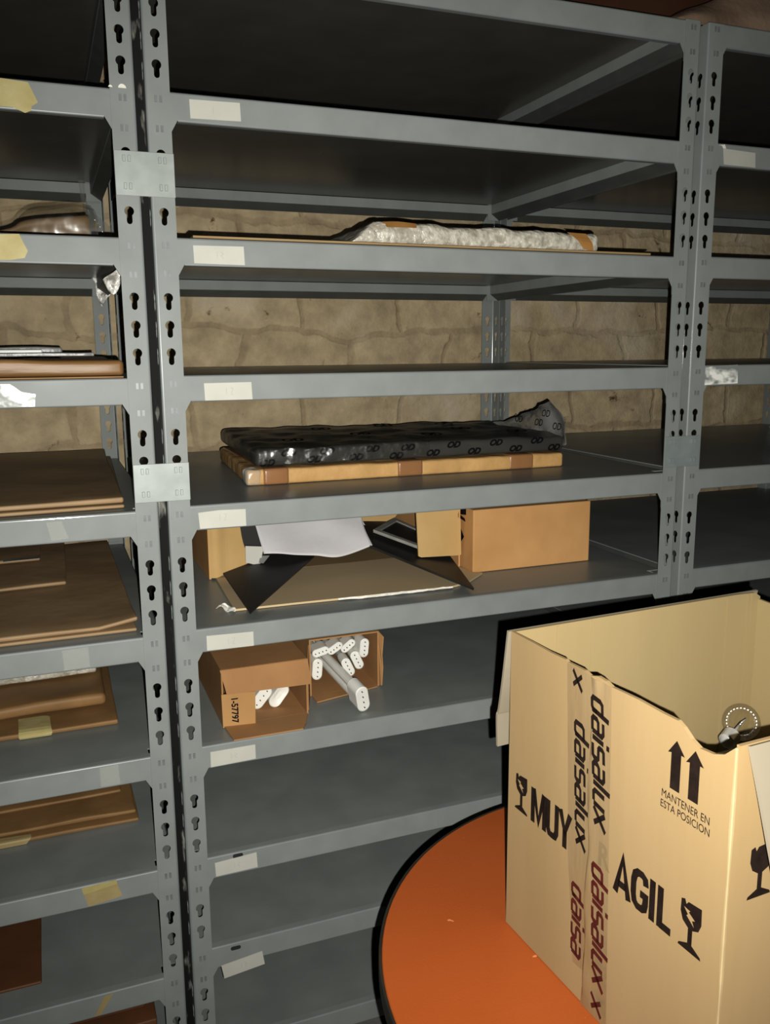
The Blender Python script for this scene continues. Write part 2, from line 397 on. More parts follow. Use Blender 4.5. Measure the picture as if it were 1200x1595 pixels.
def stroke(dst, pts, w, fn):
    """polyline drawn with constant width and mitred corners"""
    P = [Vector(p) for p in pts]
    L, R = [], []
    for i, p in enumerate(P):
        d0 = (P[i]-P[i-1]).normalized() if i > 0 else None
        d1 = (P[i+1]-P[i]).normalized() if i < len(P)-1 else None
        d0 = d0 or d1; d1 = d1 or d0
        n0, n1 = Vector((-d0.y, d0.x)), Vector((-d1.y, d1.x))
        m = (n0+n1); m = m.normalized() if m.length > 1e-6 else n0
        k = w/2/max(.5, m.dot(n0))
        L.append(p+m*k); R.append(p-m*k)
    for i in range(len(P)-1):
        dst.faces.new([dst.verts.new(fn(q.x, q.y)) for q in (L[i], L[i+1], R[i+1], R[i])])

# ---------------------------------------------------------------- setting
bm = bmesh.new(); box(bm, -2.6, 4.2, -3.2, 1.2, -.1, 0)
tag(make('floor', bm, CONCRETE), kind='structure')
bm = bmesh.new()
nx, nz = 150, 66
gv = []
for j in range(nz+1):
    row = []
    for i in range(nx+1):
        x, z = -2.6+6.8*i/nx, 2.95*j/nz
        d = noise.fractal(Vector((x*3.2, 0, z*3.2)), 1.0, 2.0, 4)*.007
        row.append(bm.verts.new((x, 1.0 + d, z)))
    gv.append(row)
for j in range(nz):
    for i in range(nx): bm.faces.new((gv[j][i], gv[j][i+1], gv[j+1][i+1], gv[j+1][i]))
tag(make('wall_back', bm, WALLM, smooth=True, solid=.1, recalc=False), kind='structure')
bm = bmesh.new(); box(bm, -2.6, 4.2, -3.2, 1.2, 2.95, 3.05)
tag(make('ceiling', bm, PLASTER), kind='structure')

# ---------------------------------------------------------------- shelving
PW, PT, DEP = .043, .0018, .945      # upright flange width, sheet thickness, unit depth
TOP = 2.30

def keyhole(cx, cz):
    pts = []
    R, r = .0084, .0049
    a0 = math.asin(r/R)
    for i in range(13):
        a = -math.pi/2 + a0 + (2*math.pi-2*a0)*i/12
        pts.append((cx+R*math.cos(a), cz+.007+R*math.sin(a)))
    for i in range(7):
        a = math.pi + math.pi*i/6
        pts.append((cx+r*math.cos(a), cz-.0105+r*math.sin(a)))
    return pts

def upright_bm(xi, yf, sx, sy, blocked, ztop=TOP):
    """perforated L-section: front flange from xi towards sx, side flange towards sy"""
    bm = bmesh.new(); r = .0045
    def flange(mapf, u1, hole_u):
        n0 = int(math.ceil(ztop/.05))
        for k in range(n0):
            cz = .035+.05*k; z0 = max(0, cz-.025); z1 = min(ztop, cz+.025)
            if k == 0: z0 = 0
            outer = [(0, z0), (u1, z0), (u1, z1), (0, z1)]
            loops = [outer]
            if round(cz, 3) not in blocked and z1-z0 > .045 and cz < ztop-.02: loops.append(keyhole(hole_u, cz))
            flat = [p for l in loops for p in l]
            vs = [bm.verts.new(mapf(u, z)) for u, z in flat]
            for t in tessellate_polygon([[Vector((a, b, 0)) for a, b in l] for l in loops]):
                try: bm.faces.new([vs[i] for i in t])
                except ValueError: pass
    flange(lambda u, z: (xi+sx*u, yf, z), PW-r, .021)
    flange(lambda u, z: (xi+sx*PW, yf+sy*(PW-u), z), PW-r, .021)
    prev = None
    for i in range(6):
        a = math.pi/2*i/5
        x, y = xi+sx*(PW-r+r*math.sin(a)), yf+sy*(r-r*math.cos(a))
        cur = (bm.verts.new((x, y, 0)), bm.verts.new((x, y, ztop)))
        if prev: bm.faces.new((prev[0], cur[0], cur[1], prev[1])).material_index = 1
        prev = cur
    for f in bm.faces:      # outward orientation so the sheet thickness goes inwards
        f.normal_update()
        c = f.calc_center_median(); out = Vector((c.x-(xi+sx*PW*.3), c.y-(yf+sy*PW*.3), 0))
        if abs(f.normal.y) > .7: want = Vector((0, -sy, 0))
        elif abs(f.normal.x) > .7: want = Vector((sx, 0, 0))
        else: want = Vector((sx, -sy, 0))
        if f.normal.dot(want) < 0: f.normal_flip()
    return bm

def front_rail_bm(xa, xb, z, yf, sy):
    """pressed rail: face with gusseted ends, rolled top and bottom lips"""
    bm = bmesh.new(); y = yf+sy*.0022; e = .0375
    def Yo(d): return y+sy*d
    out = [(xa-e, z-.004), (xb+e, z-.004), (xb+e, z-.085), (xb+.0006, z-.085), (xb, z-.068), (xb-.012, z-.047),
           (xa+.012, z-.047), (xa, z-.068), (xa-.0006, z-.085), (xa-e, z-.085)]
    slab(bm, [(a, y, b) for a, b in out], (0, sy, 0), .0015)
    def lip(x0, x1, prof):
        a = [bm.verts.new((x0, Yo(p), q)) for p, q in prof]; b = [bm.verts.new((x1, Yo(p), q)) for p, q in prof]
        for i in range(len(prof)-1): bm.faces.new((a[i], b[i], b[i+1], a[i+1])).material_index = 1 if i < len(prof)-2 else 0
    arc = [(.004-.004*math.cos(t), z-.004+.004*math.sin(t)) for t in [math.pi/2*i/5 for i in range(6)]]
    lip(xa-e, xb+e, arc+[(.018, z)])
    arc = [(.003-.003*math.cos(t), z-.047-.003*math.sin(t)) for t in [math.pi/2*i/4 for i in range(5)]]
    lip(xa+.012, xb-.012, arc+[(.014, z-.05)])
    for X in (xa-.021, xb+.021):           # hooked tabs filling two keyholes each side
        for dz in (-.015, -.065):
            for dx in (-.0042, .0042):
                n0 = set(bm.faces)
                box(bm, X+dx-.0024, X+dx+.0024, yf-sy*.0022, yf+sy*.004, z+dz-.0055, z+dz+.0055)
                for f in set(bm.faces)-n0: f.material_index = 2
    return bm

def make_unit(name, xa, xb, levels, label, dz=0.0):
    root = empty(name, ((xa+xb)/2, DEP/2, 0), label, 'shelving unit')
    blocked = set()
    for k, z in levels:
        for d in (.015, .065): blocked.add(round(round((z-d-.035)/.05)*.05+.035, 3))
    rails = {}
    for xi, sx in ((xa, -1), (xb, 1)):
        part('upright', upright_bm(xi, 0, sx, 1, blocked), PAINT, root, solid=PT, recalc=False).data.materials.append(EDGEP)
        part('upright', upright_bm(xi, DEP, sx, -1, blocked), PAINT, root, solid=PT, recalc=False).data.materials.append(EDGEP)
    for k, z0 in levels:
        z = z0+dz
        rails[k] = part('front_rail', front_rail_bm(xa, xb, z, 0, 1), PAINT, root)
        rails[k].data.materials.append(EDGEP); rails[k].data.materials.append(HOOK)
        bm = bmesh.new(); box(bm, xa-.038, xb+.038, DEP-.0045, DEP-.0022, z-.049, z-.001)
        box(bm, xa+.0005, xb-.0005, DEP-.034, DEP-.032, z-.031, z-.004)
        box(bm, xa-.038, xa+.0005, DEP-.034, DEP-.032, z-.05, z-.004); box(bm, xb-.0005, xb+.038, DEP-.034, DEP-.032, z-.05, z-.004)
        part('rear_rail', bm, PAINT, root)
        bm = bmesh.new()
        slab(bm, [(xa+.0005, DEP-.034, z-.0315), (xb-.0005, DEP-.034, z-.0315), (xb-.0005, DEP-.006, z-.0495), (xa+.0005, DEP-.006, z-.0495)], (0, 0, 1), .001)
        part('rail_underside', bm, RAILSHADE, root)
        for X, s in ((xa, 1), (xb, -1)):
            bm = bmesh.new()
            xo, xi2 = X-s*(PW-.004), X-s*(PW-.03)
            box(bm, min(xi2, xi2+s*.002), max(xi2, xi2+s*.002), .018, DEP-.036, z-.03, z-.003)
            part('side_rail', bm, PAINT, root)
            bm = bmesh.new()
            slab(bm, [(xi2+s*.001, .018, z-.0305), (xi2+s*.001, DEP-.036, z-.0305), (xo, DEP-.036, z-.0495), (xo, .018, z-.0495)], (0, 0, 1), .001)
            box(bm, min(xo, xo+s*.002), max(xo, xo+s*.002), .006, DEP-.036, z-.049, z-.0035)  # outer face in the dark shade colour so the gap stays dim
            part('rail_underside', bm, RAILSHADE, root)
        bm = bmesh.new()                    # tray notched round the uprights
        n = PW+.001
        xo0, xo1, y0, y1 = xa-PW+.007, xb+PW-.007, .0055, DEP-.006
        pts = [(xa+.001, y0), (xb-.001, y0), (xb-.001, n), (xo1, n), (xo1, DEP-n), (xb-.001, DEP-n), (xb-.001, y1),
               (xa+.001, y1), (xa+.001, DEP-n), (xo0, DEP-n), (xo0, n), (xa+.001, n)]
        slab(bm, [(a, b, z-.0028) for a, b in pts], (0, 0, 1), .0022)
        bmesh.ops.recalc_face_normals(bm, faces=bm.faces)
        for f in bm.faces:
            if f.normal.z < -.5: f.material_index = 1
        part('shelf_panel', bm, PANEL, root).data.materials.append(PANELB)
    return root, rails

LV = [(0, 2.30), (1, 2.05), (2, 1.80), (3, 1.55), (4, 1.30), (5, 1.05), (6, .80), (7, .55)]
XA, XB = 0.0, 1.118
main_unit, mrail = make_unit('shelving_unit', XA, XB, LV+[(8, .338), (9, .10)], 'middle grey steel shelving unit with white paper labels on its rails')
left_unit, lrail = make_unit('shelving_unit', -.103-1.118, -.103, LV+[(8, .30), (9, .05)], 'grey steel shelving unit with yellowed tape and kraft envelopes at the left edge', dz=-.003)
right_unit, rrail = make_unit('shelving_unit', 1.2245, 2.3425, LV+[(8, .30), (9, .05)], 'nearly empty grey shelving unit at the right edge behind the big carton', dz=.003)

def plate(x0, x1, z0, z1, mat, label):
    bm = bmesh.new(); box(bm, x0, x1, -.0038, -.0015, z0, z1)
    for X in (x0+.021, x1-.021):
        for Z in (z0+.016, z1-.0135):
            for dx in (-.0045, .0045): box(bm, X+dx-.0026, X+dx+.0026, -.0072, -.0035, Z-.0055, Z+.0055)
    part('joining_plate', bm, mat, main_unit, bevel=.0008)['label'] = label
plate(-.103, .001, 1.868, 1.944, GALV, 'upper shiny galvanised plate joining the left and middle shelving uprights')
plate(-.103, .001, 1.313, 1.386, GALV, 'lower shiny galvanised plate joining the left and middle shelving uprights')
plate(1.1165, 1.220, 1.313, 1.387, GALVD, 'dull grey plate joining the middle and right shelving uprights')

bm = bmesh.new(); box(bm, -.0585, -.0448, .012, .03, .02, 2.29)
part('gap_shade', bm, GAPM, main_unit)  # strip added to fill the gap with shade
# paper labels on the middle unit's rails, each a child of its rail
LAB = {1: ((.0338, 2.040), (.1257, 2.0416), (.1269, 2.0096), (.0346, 2.0076)),
       2: ((.0287, 1.787), (.1233, 1.7879), (.1245, 1.754), (.0295, 1.755)),
       3: ((.0372, 1.5346), (.1288, 1.5352), (.1302, 1.5018), (.0382, 1.5019)),
       4: ((.0148, 1.2854), (.055, 1.2878), (.1082, 1.2862), (.1083, 1.2525), (.017, 1.2534)),
       5: ((.0196, 1.0344), (.1146, 1.0317), (.1149, 1.0015), (.0195, 1.0035)),
       6: ((.0164, .786), (.1099, .7861), (.1101, .7544), (.0162, .7521)),
       7: ((.0147, .5362), (.104, .5406), (.1055, .5055), (.0161, .5046)),
       8: ((.018, .2922), (.1084, .3024), (.1131, .2694), (.0236, .2594))}
def on_rail(rail, name, pts, mat, y=.0019, t=.0004):
    bm = bmesh.new(); slab(bm, [(a, y-t, b) for a, b in pts], (0, 1, 0), t)
    return put(rail, make(name, bm, mat))
for k, pts in LAB.items():
    on_rail(mrail[k], 'paper_label', pts, LABEL)
    cx = sum(p[0] for p in pts)/len(pts); cz = sum(p[1] for p in pts)/len(pts)
    bm = bmesh.new()
    fn = lambda u, v: Vector((cx+u, .00135, cz+v))
    stroke(bm, [(-.004, .006), (-.004, -.006)], .0014, fn)
    if k in (3, 4, 5): stroke(bm, [(.004, .006), (.009, .006), (.005, -.006), (.010, -.006)], .0014, fn)
    if k in (2, 6, 7, 8): stroke(bm, [(.003, .006), (.008, .002), (.003, -.001), (.008, -.006)], .0014, fn)
    put(mrail[k], make('pencil_mark', bm, INK, recalc=False))
on_rail(rrail[1], 'paper_label', ((1.242, 2.0416), (1.3362, 2.0384), (1.3391, 2.006), (1.2466, 2.0072)), LABEL)
on_rail(rrail[1], 'paper_label', ((1.228, 2.048), (1.246, 2.0505), (1.250, 2.042), (1.2425, 2.041), (1.238, 2.0475)), TORN)
on_rail(rrail[3], 'clear_tape', ((1.228, 1.549), (1.325, 1.553), (1.328, 1.508), (1.228, 1.506)), GLARETAPE)
# yellowed tape on the left unit's rails
on_rail(lrail[1], 'masking_tape', ((-.40, 2.044), (-.278, 2.0455), (-.235, 2.043), (-.2215, 2.012), (-.232, 2.005), (-.233, 1.998), (-.243, 1.9935), (-.262, 2.001), (-.40, 2.003)), MASK)
on_rail(lrail[2], 'masking_tape', ((-.40, 1.794), (-.298, 1.7945), (-.268, 1.796), (-.262, 1.781), (-.256, 1.768), (-.262, 1.756), (-.285, 1.752), (-.40, 1.75)), MASK)
on_rail(lrail[7], 'masking_tape', ((-.2493, .5405), (-.1841, .5445), (-.1739, .5079), (-.2401, .5005)), MASK2)
on_rail(lrail[7], 'masking_tape', ((-.2503, .5440), (-.1835, .5462), (-.1827, .537), (-.2475, .529)), MASK, t=.0008)
on_rail(lrail[3], 'clear_tape', ((-.42, 1.541), (-.303, 1.540), (-.285, 1.526), (-.262, 1.521), (-.265, 1.50), (-.42, 1.499)), CLEARTAPE)
on_rail(lrail[4], 'clear_tape', ((-.262, 1.288), (-.235, 1.2885), (-.225, 1.2555), (-.255, 1.2535)), CLEARTAPE)
on_rail(lrail[5], 'clear_tape', ((-.252, 1.04), (-.205, 1.0415), (-.204, 1.002), (-.250, 1.001)), CLEARTAPE)
on_rail(lrail[6], 'clear_tape', ((-.20, .792), (-.165, .793), (-.163, .752), (-.20, .752)), CLEARTAPE)
on_rail(lrail[8], 'masking_tape', ((-.222, .291), (-.205, .293), (-.232, .252), (-.245, .251)), MASK2)

bm = bmesh.new()
slab(bm, [(-.0817+.0068*math.cos(a), -.0006, 2.0475+.0068*math.sin(a)) for a in [math.pi*i/10 for i in range(11)]], (0, 1, 0), .0004)
put(left_unit, make('paper_scrap', bm, TORN))
bm = bmesh.new()
slab(bm, [(-.1015+.0035*math.cos(a), -.0002, 2.0475+.0035*math.sin(a)) for a in [math.pi*i/10 for i in range(11)]], (0, 1, 0), .0015)
put(left_unit, make('paper_scrap', bm, TORN))
# slots in the two lowest labelled rails
for k, (x, z) in {7: (.064, .542), 8: (.051, .326)}.items():
    bm = bmesh.new()
    slab(bm, [(x+(.0065 if abs(a) < math.pi/2 else -.0065)+.0045*math.cos(a), .0016, z+.0045*math.sin(a)) for a in [(-math.pi+2*math.pi*i/20) for i in range(20)]], (0, 1, 0), .0004)
    put(mrail[k], make('slot', bm, PIN))

# ---------------------------------------------------------------- second shelf from the top: sheets and bubble wrap
bm = bmesh.new()
slab(bm, [(.03, .004, 1.801), (1.056, .004, 1.801), (1.06, .60, 1.801), (.03, .62, 1.801)], (0, 0, 1), .004)
solo('cardboard_sheet', bm, CARD, 'thin flat cardboard sheet lying under the bubble wrap package', 'cardboard sheet')
root = empty('bubble_wrap_package', (.65, .3, 1.807), 'flat package in bubble wrap with orange tape at its corners on the upper shelf', 'package')
bm = bmesh.new()
def lf(u, v, w):
    t = max(0, min(1, u/.10)); return -.038*(1-t*t*(3-2*t))*w - .004*w*u
soft(bm, ((.352, .05), (.950, .05), (.965, .5), (.36, .52)), 1.807, 1.853, .014, nx=44, ny=14, amp=.006, fr=26, seed=3, lift=lf)
part('bubble_wrap', bm, BUBBLE, root, smooth=True)
bm = bmesh.new(); sheet(bm, [[(.425, .058, 1.8535), (.46, .056, 1.855), (.50, .056, 1.8525)], [(.432, .047, 1.842), (.46, .0465, 1.8425), (.498, .0468, 1.843)]], sub=3)
part('orange_tape', bm, ORTAPE, root, solid=.0006)
bm = bmesh.new(); sheet(bm, [[(.868, .056, 1.8495), (.90, .055, 1.8485), (.915, .054, 1.848)], [(.890, .0465, 1.832), (.905, .046, 1.830), (.928, .0465, 1.828)], [(.905, .047, 1.815), (.915, .047, 1.812), (.932, .0475, 1.811)]], sub=3)
part('orange_tape', bm, ORTAPE, root, solid=.0006)

# ---------------------------------------------------------------- middle shelf: kraft package with black one on top
root = empty('kraft_package', (.56, .45, 1.30), 'long flat brown paper package with brown tape bands under a black one', 'package')
bm = bmesh.new()
KF = ((.157, .203), (.968, .200), (.985, .70), (.19, .70))
soft(bm, KF, 1.3002, 1.335, .007, nx=40, ny=18, amp=.0025, fr=20, seed=1)
part('wrapping', bm, KRAFT, root, smooth=True)
for xa_, xb_ in ((.193, .252), (.515, .58), (.812, .882)):
    bm = bmesh.new()
    soft(bm, rect(xa_, xb_, .1985, .69), 1.3001, 1.3372, .007, nx=3, ny=14, amp=.0006, fr=20)
    part('tape_band', bm, PARCEL, root, smooth=True)
bm = bmesh.new(); soft(bm, rect(.1535, .188, .1995, .24), 1.301, 1.3365, .008, nx=6, ny=6, amp=.005, fr=60)
part('clear_tape', bm, CLEARTAPE, root, smooth=True)

root = empty('black_package', (.58, .48, 1.338), 'flat package in printed black plastic lying on the long brown one', 'package')
bm = bmesh.new()
BF = ((.178, .212), (.977, .212), (1.0, .69), (.21, .78))
soft(bm, BF, 1.3395, 1.379, .012, nx=60, ny=26, amp=.006, fr=16, seed=9)
part('wrapping', bm, BLACKPL, root, smooth=True)
bm = bmesh.new()
sheet(bm, [[(1.002, .66, 1.366), (1.0, .50, 1.362), (.988, .36, 1.360), (.982, .27, 1.356), (.979, .207, 1.350)],
           [(1.004, .64, 1.379), (1.01, .48, 1.402), (.99, .36, 1.425), (.995, .265, 1.425), (.985, .215, 1.392)],
           [(1.004, .62, 1.381), (1.0, .46, 1.413), (.985, .34, 1.446), (.972, .275, 1.461), (.992, .232, 1.405)]], sub=7, amp=.011, fr=22, seed=4)
part('loose_end', bm, GREYFLAP, root, smooth=True, solid=.0006)
bm = bmesh.new()
def front(u, v): return Vector((u, .2095-.0012, v))
def onto(u, v): return Vector((u, v, 1.3845))
for i, (x, z) in enumerate(((.205, 1.349), (.255, 1.369), (.315, 1.352), (.345, 1.369), (.415, 1.352), (.455, 1.369), (.515, 1.350), (.545, 1.368), (.61, 1.352), (.665, 1.369), (.72, 1.351), (.78, 1.369), (.835, 1.352), (.895, 1.369), (.945, 1.350))):
    add_text(bm, 'OD', front, x-.018, x+.018, z-.008, z+.008, bold=.06, shear=.4)
for i, (x, y) in enumerate(((.30, .34), (.50, .42), (.66, .33), (.80, .45), (.90, .32), (.45, .60), (.64, .62), (.82, .60))):
    add_text(bm, 'OD', onto, x-.028, x+.028, y-.03, y+.03, bold=.05, shear=.3)
part('film_print', bm, PRINT, root, recalc=False)
bm = bmesh.new()
sheet(bm, [[(.185, .2055, 1.347), (.26, .2050, 1.346), (.36, .2050, 1.347), (.48, .2055, 1.347), (.60, .2055, 1.348)],
           [(.185, .2045, 1.362), (.26, .2040, 1.362), (.36, .2045, 1.362), (.48, .2045, 1.364), (.60, .205, 1.364)],
           [(.187, .2065, 1.378), (.26, .2055, 1.381), (.36, .2065, 1.379), (.48, .206, 1.381), (.60, .207, 1.380)],
           [(.195, .225, 1.388), (.27, .222, 1.389), (.37, .228, 1.388), (.49, .224, 1.389), (.61, .225, 1.388)]], sub=12, amp=.0036, fr=48, seed=14)
part('clear_film', bm, GLINT, root, smooth=True)  # glossy layer added over the black wrapping to give glints
bm = bmesh.new()
def fl(u, v): return Vector((.975+.0*u, u, v))
for y, z in ((.44, 1.404), (.30, 1.428), (.335, 1.402), (.245, 1.398)):
    add_text(bm, 'OD', fl, y+.02, y-.02, z-.009, z+.009, bold=.0, shear=.3)
part('film_print', bm, PRINT, root, recalc=False)

# ---------------------------------------------------------------- shelf with the torn open carton
root = empty('torn_carton', (.42, .5, 1.05), 'torn open flat carton with its front panel fallen onto the shelf', 'carton')
bm = bmesh.new()
slab(bm, [(.108, .385, 1.0505), (.098, .16, 1.0505), (.096, .095, 1.0505), (.23, .093, 1.0505), (.331, .089, 1.0505), (.60, .082, 1.0505), (.655, .105, 1.0505), (.725, .168, 1.0505), (.7035, .183, 1.0505), (.70, .245, 1.0505), (.70, .40, 1.0505)], (0, 0, 1), .0045)
part('fallen_panel', bm, PANELCARD, root)
bm = bmesh.new()
sheet(bm, [[(.325, .084, 1.0560), (.40, .080, 1.0566), (.50, .079, 1.0566), (.60, .0765, 1.0566)],
           [(.326, .0825, 1.0525), (.40, .0765, 1.0525), (.50, .0755, 1.0525), (.60, .0745, 1.0538)]], sub=8, amp=.0018, fr=50)
part('torn_edge', bm, TORN, root, solid=.0012)
bm = bmesh.new()
slab(bm, [(.093, .38, 1.0505), (.093, .38, 1.24), (.093, .86, 1.24), (.093, .86, 1.0505)], (1, 0, 0), .005)
part('side_panel', bm, CARDDK, root)
bm = bmesh.new()
sheet(bm, [[(.096, .378, 1.235), (.112, .372, 1.235), (.135, .385, 1.235), (.168, .395, 1.235)], [(.096, .378, 1.15), (.112, .372, 1.15), (.14, .383, 1.14), (.180, .392, 1.13)],
           [(.096, .378, 1.055), (.112, .373, 1.056), (.14, .38, 1.066), (.205, .388, 1.085)]], sub=5)
part('torn_flap', bm, CARDLT, root, solid=.004)
bm = bmesh.new()
slab(bm, [(.5778, .24, 1.232), (.6975, .24, 1.232), (.6985, .24, 1.205), (.692, .24, 1.192), (.692, .24, 1.183), (.6995, .24, 1.178), (.702, .24, 1.0865), (.698, .24, 1.085), (.592, .24, 1.0895), (.585, .24, 1.093)], (0, 1, 0), .0045)
part('right_flap', bm, CARDLT, root)
bm = bmesh.new()
slab(bm, [(.701, .245, 1.0505), (.701, .86, 1.0505), (.701, .86, 1.232), (.701, .245, 1.232)], (-1, 0, 0), .004)
part('side_panel', bm, CARDDK, root)
bm = bmesh.new(); slab(bm, [(.098, .855, 1.0505), (.697, .855, 1.0505), (.697, .855, 1.24), (.098, .855, 1.24)], (0, 1, 0), .004)
slab(bm, [(.098, .40, 1.0505), (.697, .40, 1.0505), (.697, .852, 1.0505), (.098, .852, 1.0505)], (0, 0, 1), .003)
part('back_panel', bm, CARD, root)
bm = bmesh.new(); slab(bm, [(.52, .635, 1.235), (.694, .635, 1.235), (.694, .635, 1.13), (.6676, .635, 1.0985), (.5587, .635, 1.111)], (0, 1, 0), .003)
part('inner_flap', bm, CARDLT, root)

bm = bmesh.new(); slab(bm, [(.118, .042, 1.0562), (.346, .335, 1.0925), (.36, .46, 1.101), (.268, .435, 1.094), (.205, .372, 1.085), (.116, .319, 1.0752)], (0, 0, 1), .003)
solo('black_board', bm, BLACKBD, 'black board with its pointed corner over the front edge of the fallen panel', 'board')
bm = bmesh.new(); slab(bm, [(.628, .025, 1.0562), (.488, .33, 1.105), (.545, .585, 1.116), (.68, .62, 1.099), (.695, .50, 1.084), (.696, .30, 1.068)], (-.163*-1, -.082, .983), .006)
solo('black_board', bm, BLACKBD, 'long dark board leaning out of the torn carton under its right flap', 'board')
root = empty('framed_board', (.6, .45, 1.105), 'black panel with a pale mitred frame edge standing out of the torn carton', 'board')
F = [Vector((.532, .417, 1.1235)), Vector((.690, .250, 1.0855)), Vector((.69, .60, 1.113)), Vector((.655, .60, 1.117))]
F = [Vector((.532, .417, 1.1235)), Vector((.612, .262, 1.098)), Vector((.693, .43, 1.101)), Vector((.655, .575, 1.1175))]
c = sum(F, Vector())/4
inn = [p + (c-p)*.22 for p in F]
bm = bmesh.new()
for i in range(4):
    j = (i+1) % 4
    slab(bm, [F[i], F[j], inn[j], inn[i]], (0, 0, 1), .008)
part('frame_edge', bm, GREYED, root)
bm = bmesh.new(); slab(bm, [p+(c-p)*.2 for p in F], (0, 0, 1), .004)
part('black_face', bm, BLACKBD, root)

bm = bmesh.new(); slab(bm, [(.185, .50, 1.0545), (.262, .50, 1.0545), (.245, .50, 1.2), (.185, .50, 1.2)], (0, 1, 0), .005)
solo('black_board', bm, BLACKBD, 'black board standing inside the torn carton behind its left flap', 'board')
bm = bmesh.new(); slab(bm, [(.26, .66, 1.0545), (.69, .66, 1.0545), (.69, .66, 1.23), (.26, .66, 1.23)], (0, 1, 0), .005)
solo('black_board', bm, BLACKBD, 'large black board at the back of the torn carton', 'board')
bm = bmesh.new()
sheet(bm, [[(.205, .44, 1.228), (.28, .45, 1.212), (.37, .46, 1.226), (.45, .45, 1.205), (.50, .43, 1.185)],
           [(.212, .39, 1.165), (.29, .395, 1.150), (.36, .40, 1.158), (.44, .39, 1.150), (.492, .38, 1.140)],
           [(.220, .352, 1.106), (.285, .335, 1.1015), (.345, .335, 1.100), (.395, .325, 1.089), (.455, .33, 1.103), (.497, .338, 1.107)][:2]
           + [(.345, .333, 1.0985), (.405, .33, 1.088), (.497, .338, 1.107)]], sub=10, amp=.006, fr=11, seed=2)
for v in bm.verts: v.co.z += .004; v.co.y -= .010
solo('paper_sheet', bm, WHITEP, 'creased white paper sheet draped over the contents of the torn carton', 'paper', smooth=True, solid=.0005)
bm = bmesh.new()
sheet(bm, [[(.425, .425, 1.19), (.455, .42, 1.187), (.49, .415, 1.179)], [(.45, .40, 1.168), (.475, .395, 1.164), (.502, .392, 1.150)]], sub=4, amp=.002)
solo('paper_sheet', bm, WHITEP, 'small white paper corner behind the large creased sheet', 'paper', solid=.0005)
bm = bmesh.new()
slab(bm, [(.179, .356, 1.131), (.2235, .352, 1.1265), (.2105, .345, 1.081), (.177, .350, 1.0915)], (0, 1, 0), .0008)
solo('paper_scrap', bm, LABEL, 'small pale paper square stuck beside the left flap of the torn carton', 'paper')
bm = bmesh.new()
sheet(bm, [[(.213, .352, 1.1045), (.236, .352, 1.103)], [(.206, .34, 1.090), (.216, .335, 1.089)]], sub=4, amp=.002)
solo('clear_tape_scrap', bm, GREYSHEET, 'grey tape scrap below the creased white paper', 'tape scrap', solid=.0006)
bm = bmesh.new()
sheet(bm, [[(.060, .122, 1.0515), (.080, .128, 1.060), (.098, .115, 1.056)], [(.068, .112, 1.056), (.085, .106, 1.0515), (.097, .10, 1.058)], [(.078, .106, 1.052), (.084, .09, 1.057), (.094, .085, 1.0515)]], sub=5, amp=.008, fr=60)
solo('paper_scrap', bm, TORN, 'crumpled white scrap beside the corner of the fallen carton panel', 'paper', solid=.0005)

# closed brown carton beside it
root = empty('brown_carton', (.88, .35, 1.05), 'closed brown carton standing on the shelf right of the torn one', 'carton')
bm = bmesh.new(); box(bm, .7075, 1.045, .186, .56, 1.0505, 1.2085)
part('carton_body', bm, CARDDK, root, bevel=.0025)
bm = bmesh.new()
def lside(u, v): return Vector((.7069, u, v))
add_poly(bm, [(.31, 1.175), (.28, 1.165), (.24, 1.128), (.235, 1.133), (.268, 1.165), (.27, 1.10), (.276, 1.10), (.276, 1.166), (.31, 1.18)], lside)
add_poly(bm, [(.27, 1.205), (.225, 1.205), (.225, 1.19), (.262, 1.186), (.232, 1.18), (.228, 1.172), (.272, 1.178)], lside)
part('printed_arrow', bm, BOXINK, root, recalc=False)

# ---------------------------------------------------------------- shelf with the lamp cartons
def lamp(label, c, axis, roll, length=.32, group='twin tube lamps in the open cartons', rounded=False, k=1.0):
    """compact twin-tube lamp: cap centre c, tubes run back along axis"""
    ax = Vector(axis).normalized()
    up0 = Vector((0, 0, 1)); rt = ax.cross(up0).normalized(); up = rt.cross(ax).normalized()
    a = math.radians(roll)
    W = up*math.cos(a)+rt*math.sin(a)       # long direction of the cap
    T = ax.cross(W).normalized()
    c = Vector(c)
    root = empty('lamp_tube', c, label, 'lamp', group)
    def P(w, t, d): return c+W*w+T*t+ax*d
    hw, r = .0132*k, .0122*k
    out = []
    for i in range(12):
        t = math.pi*i/11; out.append((hw+r*math.sin(t), r*math.cos(t)))
    for i in range(12):
        t = math.pi+math.pi*i/11; out.append((-hw+r*math.sin(t), r*math.cos(t)))
    bm = bmesh.new()
    prof = [(.0, .012), (.35, .004), (.7, .0012), (.92, 0), (1, .002), (1, .045)] if rounded else [(0, 0), (.9, 0), (1, .0015), (1, .045)]
    rings = []
    for s, d in prof:
        rings.append([bm.verts.new(P(w*s, t*s, d if not rounded else d)) for w, t in out] if s > 0 else None)
    if rounded: rings[0] = None
    for A, B in zip(rings, rings[1:]):
        if A is None:
            bm.faces.new(B[::-1]); continue
        for i in range(24): bm.faces.new((A[i], A[(i+1) % 24], B[(i+1) % 24], B[i]))
    bm.faces.new(rings[-1])
    part('cap', bm, LAMPW, root)
    for s in (-1, 1):
        bm = bmesh.new(); tube(bm, P(s*.0108*k, 0, .044), P(s*.0108*k, 0, length), .0085*k)
        part('tube', bm, TUBE, root, smooth=False)
    if not rounded:
        for w in (-.0165, -.0055, .0055, .0165):
            w *= k; bm = bmesh.new(); tube(bm, P(w, 0, .0005), P(w, 0, -.0035), .0013, seg=8)
            part('pin', bm, PIN, root)
    return root

